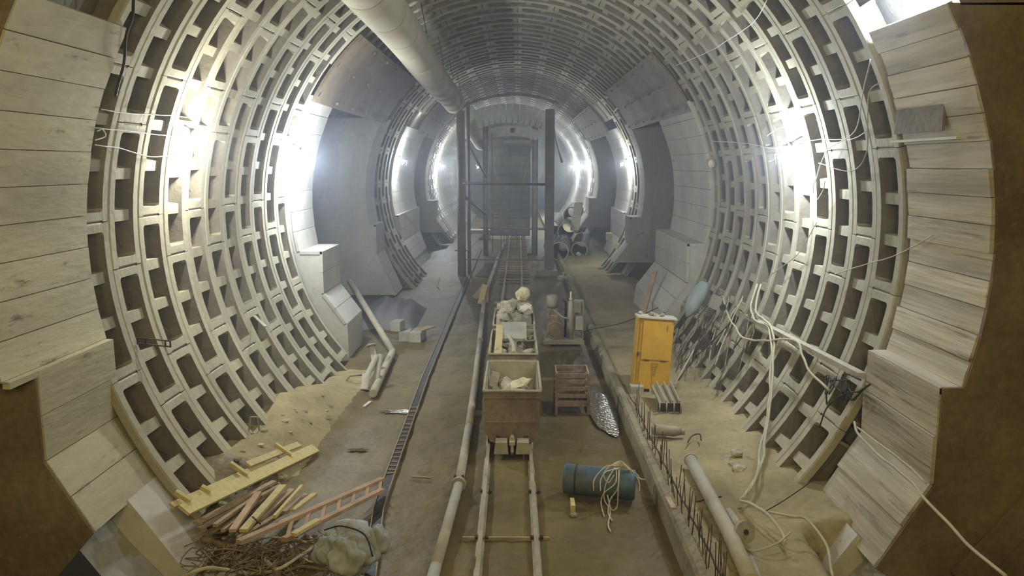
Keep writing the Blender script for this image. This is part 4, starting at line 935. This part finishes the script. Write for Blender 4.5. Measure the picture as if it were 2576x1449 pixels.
t = thing('wire_knot', 'black knotted cable ends beside the right jamb', 'cable', wl(2110, 980, .3))
for i in range(7):
    P = [wl(2085+12*i, 980+rnd.uniform(-15, 15), .3)]+[wl(2085+14*i+rnd.uniform(-26, 26), 980+rnd.uniform(-40, 40), .25) for _ in range(3)]
    b = MB(); b.tube(curve(P, 5), .011, 5); b.build('wire_end', BLACKC, t)
wcable([(2060, 1075, .2), (2085, 1020, .25), (2130, 990, .3), (2165, 985, .25)], .009, BLACKC, 'black wire bending from knot to right jamb', jit=.01)
# lump of rubble hanging in a lower right cell
for i in range(7):
    q = wl(1850+rnd.uniform(-25, 35), 1165+rnd.uniform(-30, 25), .35); b = MB(); b.lump(q, (.08, .09, .05), 70+i, 2, .3); solo(b, 'rubble_stone', RUB, 'stone in the small rubble pile under the pale hoses', 'stone', 'rubble under the hanging hoses')
# thin wires around the right lamp and wall
wr = [([(2190, 150), (2170, 230), (2150, 330), (2080, 380), (2050, 460)], 'white wire dropping from top right jamb'),
      ([(2215, 205), (2185, 240), (2180, 380), (2140, 430), (2060, 410)], 'white wire looping near the right jamb top'),
      ([(1925, 345), (1960, 322), (1990, 322), (2010, 340)], 'curled wire above the right wall lamp'),
      ([(2050, 450), (2045, 480), (2055, 503), (2070, 480), (2075, 455)], 'hanging wire loop right of the bright lamp'),
      ([(1790, 355), (1870, 360), (1950, 372), (2050, 352), (2140, 350), (2180, 330)], 'nearly level wire through the right wall lamp'),
      ([(2055, 560), (2005, 640), (1940, 690)], 'thin wire slanting below the bright right lamp'),
      ([(1930, 0), (1905, 45), (1870, 75), (1800, 120), (1760, 140), (1700, 165)], 'sagging wire across the right side of vault'),
      ([(2350, 590), (2260, 640), (2180, 665), (2100, 690)], 'fine wire drooping across the right rings')]
for i, (pts, lab) in enumerate(wr): wcable(pts, .007, WHITEC if i % 2 == 0 else HOSE, lab, name='wire', cat='wire', off=.10, jit=.01)
wleft = [([(255, 276), (330, 285), (420, 290), (480, 296)], 'uppermost white wire across left wall'), ([(238, 322), (330, 330), (430, 342), (520, 348)], 'middle white wire across the left wall rings'),
         ([(240, 365), (300, 372), (370, 392), (440, 390), (520, 372)], 'lowest sagging white wire across left wall'), ([(245, 330), (258, 326), (265, 342), (240, 352)], 'curled wire end at the left jamb edge')]
for pts, lab in wleft: wcable(pts, .007, WHITEC, lab, name='wire', cat='wire', off=.06, jit=.01)
wcable([(336, 0, .1), (334, 40, .12), (318, 90, .1), (312, 150, .1), (304, 190, .08), (290, 240, .05)], .016, BLACKC, 'black cable dropping past top of left jamb', jit=.01)
wcable([(1600, 190, .06), (1565, 235, .06), (1560, 260, .06), (1545, 280, .06)], .02, WHITEC, 'short white wire below the right brown plate', name='wire', cat='wire')
q = wl(1790, 412, .10); b = MB(); b.lump(q, (.08, .08, .10), 2, 2, .05, sm=True); solo(b, 'dead_lamp', PALE, 'small unlit pale lamp globe on right wall jamb', 'lamp')

# ================================================================ GANTRY AND FAR WORKS
ga = thing('steel_gantry', 'tall steel pipe gantry straddling the railway track', 'gantry', (-0.3, 30.5, 0))
def gt(n_, pts, r, m=GANT, nn=14): b = MB(); b.tube(pts, r, nn); return b.build(n_, m, ga)
def gb(n_, a, c, w, h, m=GANT): b = MB(); b.bar(a, c, w, h); return b.build(n_, m, ga)
gt('post', [(-1.98, 30, 0), (-1.98, 30, 6.15)], .16); gt('post', [(-1.72, 30.4, 0), (-1.72, 30.4, 6.5)], .07); gb('post', (1.33, 30, 0), (1.33, 30, 6.2), .34, .30)
gt('post', [(-1.35, 37, 0), (-1.35, 37, 6.0)], .12); gt('post', [(0.93, 37, 0), (0.93, 37, 6.0)], .14)
gt('crossbar', [(-2.0, 29.9, 3.5), (1.3, 29.9, 3.45)], .05); gt('crossbar', [(-1.6, 37.0, 1.28), (1.6, 37.0, 1.22)], .05); gb('crossbar', (-1.4, 37.1, 5.25), (0.95, 37.1, 5.2), .12, .14)
gb('shelf', (-2.0, 30.1, 0.95), (-1.7, 36.8, 1.0), .5, .04)
gb('crossbar', (-1.95, 30.0, 0.62), (1.35, 30.0, 0.60), .05, .05)
gt('brace', [(-1.30, 37, 3.6), (-1.85, 31, 5.1)], .05); gt('brace', [(-1.9, 30.2, 3.0), (-1.3, 36.8, 1.9)], .05); gt('brace', [(0.2, 37, 2.4), (0.75, 37, 5.1)], .04)
gt('brace', [(1.35, 30.2, 6.0), (1.95, 33, 4.3)], .05)
b = MB()
arc = [Vector((4.2*sin(radians(a)), 30.1, ZC-0.75+4.2*cos(radians(a)))) for a in range(-29, 24, 4)]
for p, q in zip(arc[:-1], arc[1:]): b.bar(p, q, .10, .10)
b.build('arched_beam', GANT, ga)
b = MB(); arc = [Vector((-0.2+3.7*sin(radians(a)), 33.0, 2.55+3.7*cos(radians(a)))) for a in range(-22, 27, 4)]
for p, q in zip(arc[:-1], arc[1:]): b.bar(p, q, .12, .75)
b.build('arched_panel', GANTP, ga)
b = MB(); arc = [Vector((-0.15+3.6*sin(radians(a)), 36.8, 2.1+3.6*cos(radians(a)))) for a in range(-16, 22, 4)]
for p, q in zip(arc[:-1], arc[1:]): b.bar(p, q, .10, .45)
b.build('arched_beam', mat('pale_beam', (0.5, 0.49, 0.43), var=.3), ga)
b = MB(); b.box((-0.10, 36.7, 5.72), (.17, .04, .2)); b.build('dark_hatch', DARKST, ga)
lt = thing('access_ladder', 'slim steel ladder standing in front of formwork wall', 'ladder', (-0.9, 36.5, 0))
for x in (-1.02, -0.62):
    b = MB(); b.tube([(x, 36.5, 0.2), (x, 36.5, 5.6 if x < -1 else 2.2)], .025, 6); b.build('ladder_rail', STEEL, lt)
for i in range(7):
    b = MB(); b.tube([(-1.02, 36.5, .5+.26*i), (-0.62, 36.5, .5+.26*i)], .015, 5); b.build('rung', STEEL, lt)
fw = thing('formwork_wall', 'tall boarded bulkhead closing the tunnel between gantry posts', 'bulkhead', (-0.3, 45, 0))
zz = 0.25; i = 0
while zz < 6.1:
    hh = [0.42, 0.55, 0.38, 0.62, 0.5][i % 5]; xs_ = [-1.45, -0.35 if i % 2 else -0.75, 0.80]
    for a_, c_ in zip(xs_[:-1], xs_[1:]):
        b = MB(); b.box(((a_+c_)/2, 45+random.uniform(-.03, .03), zz+hh/2), (c_-a_-.03, .08, hh-.035)); b.build('panel', GANTP, fw)
    zz += hh; i += 1
b = MB(); b.box((-0.32, 45.12, 3.2), (2.3, .08, 6.0)); b.build('backing', GANT, fw)
for px, py, sz, lab in ((1278, 545, .5, 'low pale barrier in front of far bulkhead'),):
    c = fl(px, py+45, 0); b = MB(); b.bar((-.55, 40, .9), (.6, 40, .9), .05, .07); b.bar((-.55, 40, 0), (-.55, 40, .9), .05, .05); b.bar((.1, 40, 0), (.1, 40, .9), .05, .05); solo(b, 'barrier', STEEL, lab, 'barrier')
c = fl(1335, 640); bk = thing('bucket', 'small pale bucket on floor right of the sleepers', 'bucket', c)
b = MB(); b.tube([c, c+Vector((0, 0, .36))], [.17, .12], 12); b.build('bucket_body', PALE, bk)
b = MB(); b.box(c+Vector((0, 0, .03)), (.6, .4, .06)); b.build('tray', DARKST, bk)
b = MB(); c = fl(1375, 695); b.box((c.x, c.y, .12), (.8, .4, .22)); solo(b, 'concrete_block', BLOCKM, 'concrete block beside the foot of right gantry post', 'block')
b = MB(); c = fl(1205, 602); b.box((c.x, c.y, .3), (1.3, .8, .5)); solo(b, 'pallet_load', BLOCKM, 'grey load on floor behind the left gantry post', 'load')
# stacked tubes at the right
gT = 'stacked tubes by the right wall'
TB = [(1.95, 34.5, .45, .42, 'nearest dark mouthed tube at bottom of right stack'), (2.9, 35.5, .40, .38, 'lower tube of right stack nearer the wall'), (2.35, 36.5, 1.15, .40, 'tube in the middle of the right stack'),
      (1.75, 38.0, 1.20, .38, 'left upper tube of the right stack'), (2.75, 38.5, 1.75, .42, 'topmost tube leaning on the right stack'), (1.7, 37.0, .42, .36, 'small tube behind nearest tube of right stack')]
for i, (x, y, z, r, lab) in enumerate(TB):
    b = MB(); b.pipe((x, y, z), (x+.35, y+2.6, z+.1+.12*(i % 2)), r, .05, 18, 0, 1); solo(b, 'steel_tube', [PIPEM, DARKST], lab, 'tube')
b = MB(); b.bar((2.75, 36.6, 1.2), (3.05, 38, 2.4), .4, .05); solo(b, 'pale_board', PALE, 'pale board stuck upright in stacked tubes', 'board')
b = MB(); c = wl(1532, 595, .5); b.box(c, (.22, .25, .28)); solo(b, 'wall_box', PALE, 'small pale box on right wall beyond the passage', 'box')
for i, (px, py) in enumerate(((1420, 690), (1430, 700), (1412, 700), (1455, 640))):
    c = fl(px, py, 0.2); b = MB(); b.lump(c, (.13, .13, .10), 80+i, 2, .3); solo(b, 'pale_lump', PALE, 'pale lump of rubble on ledge before the tubes', 'lump', 'pale lumps before the stacked tubes')

# ================================================================ LAMPS (fittings)
for lab, p, w, c in LAMPS:
    p = Vector(p); t = thing('work_lamp', lab, 'lamp', p)
    b = MB(); b.lump(p, (.055, .055, .07), 0, 2, 0, sm=True); b.build('bulb', BULB, t)
    out = Vector((1 if p.x > 0 else -1, 0, 0)); b = MB(); b.tube([p+out*.13+Vector((0, 0, .10)), p+out*.13+Vector((0, 0, .22))], .03, 10); b.tube([p+out*.13+Vector((0, 0, .20)), p+out*.3+Vector((0, 0, .30))], .012, 6); b.build('socket', DARKST, t)
    if abs(p.x) < 3.9:
        zt = ZC+sqrt(4.85**2-(p.x+out.x*.3)**2); b = MB(); b.tube([p+out*.3+Vector((0, 0, .30)), (p.x+out.x*.3, p.y, zt)], .008, 4); b.build('hanging_cord', DARKST, t)
    b = MB()
    for k in range(3):
        a = 2*pi*k/3; b.tube([p+out*.13+Vector((0, 0, .1)), p+Vector((.13*cos(a), .13*sin(a), .03)), p+Vector((.10*cos(a), .10*sin(a), -.12))], .003, 4)
    b.build('cage', STEEL, t)
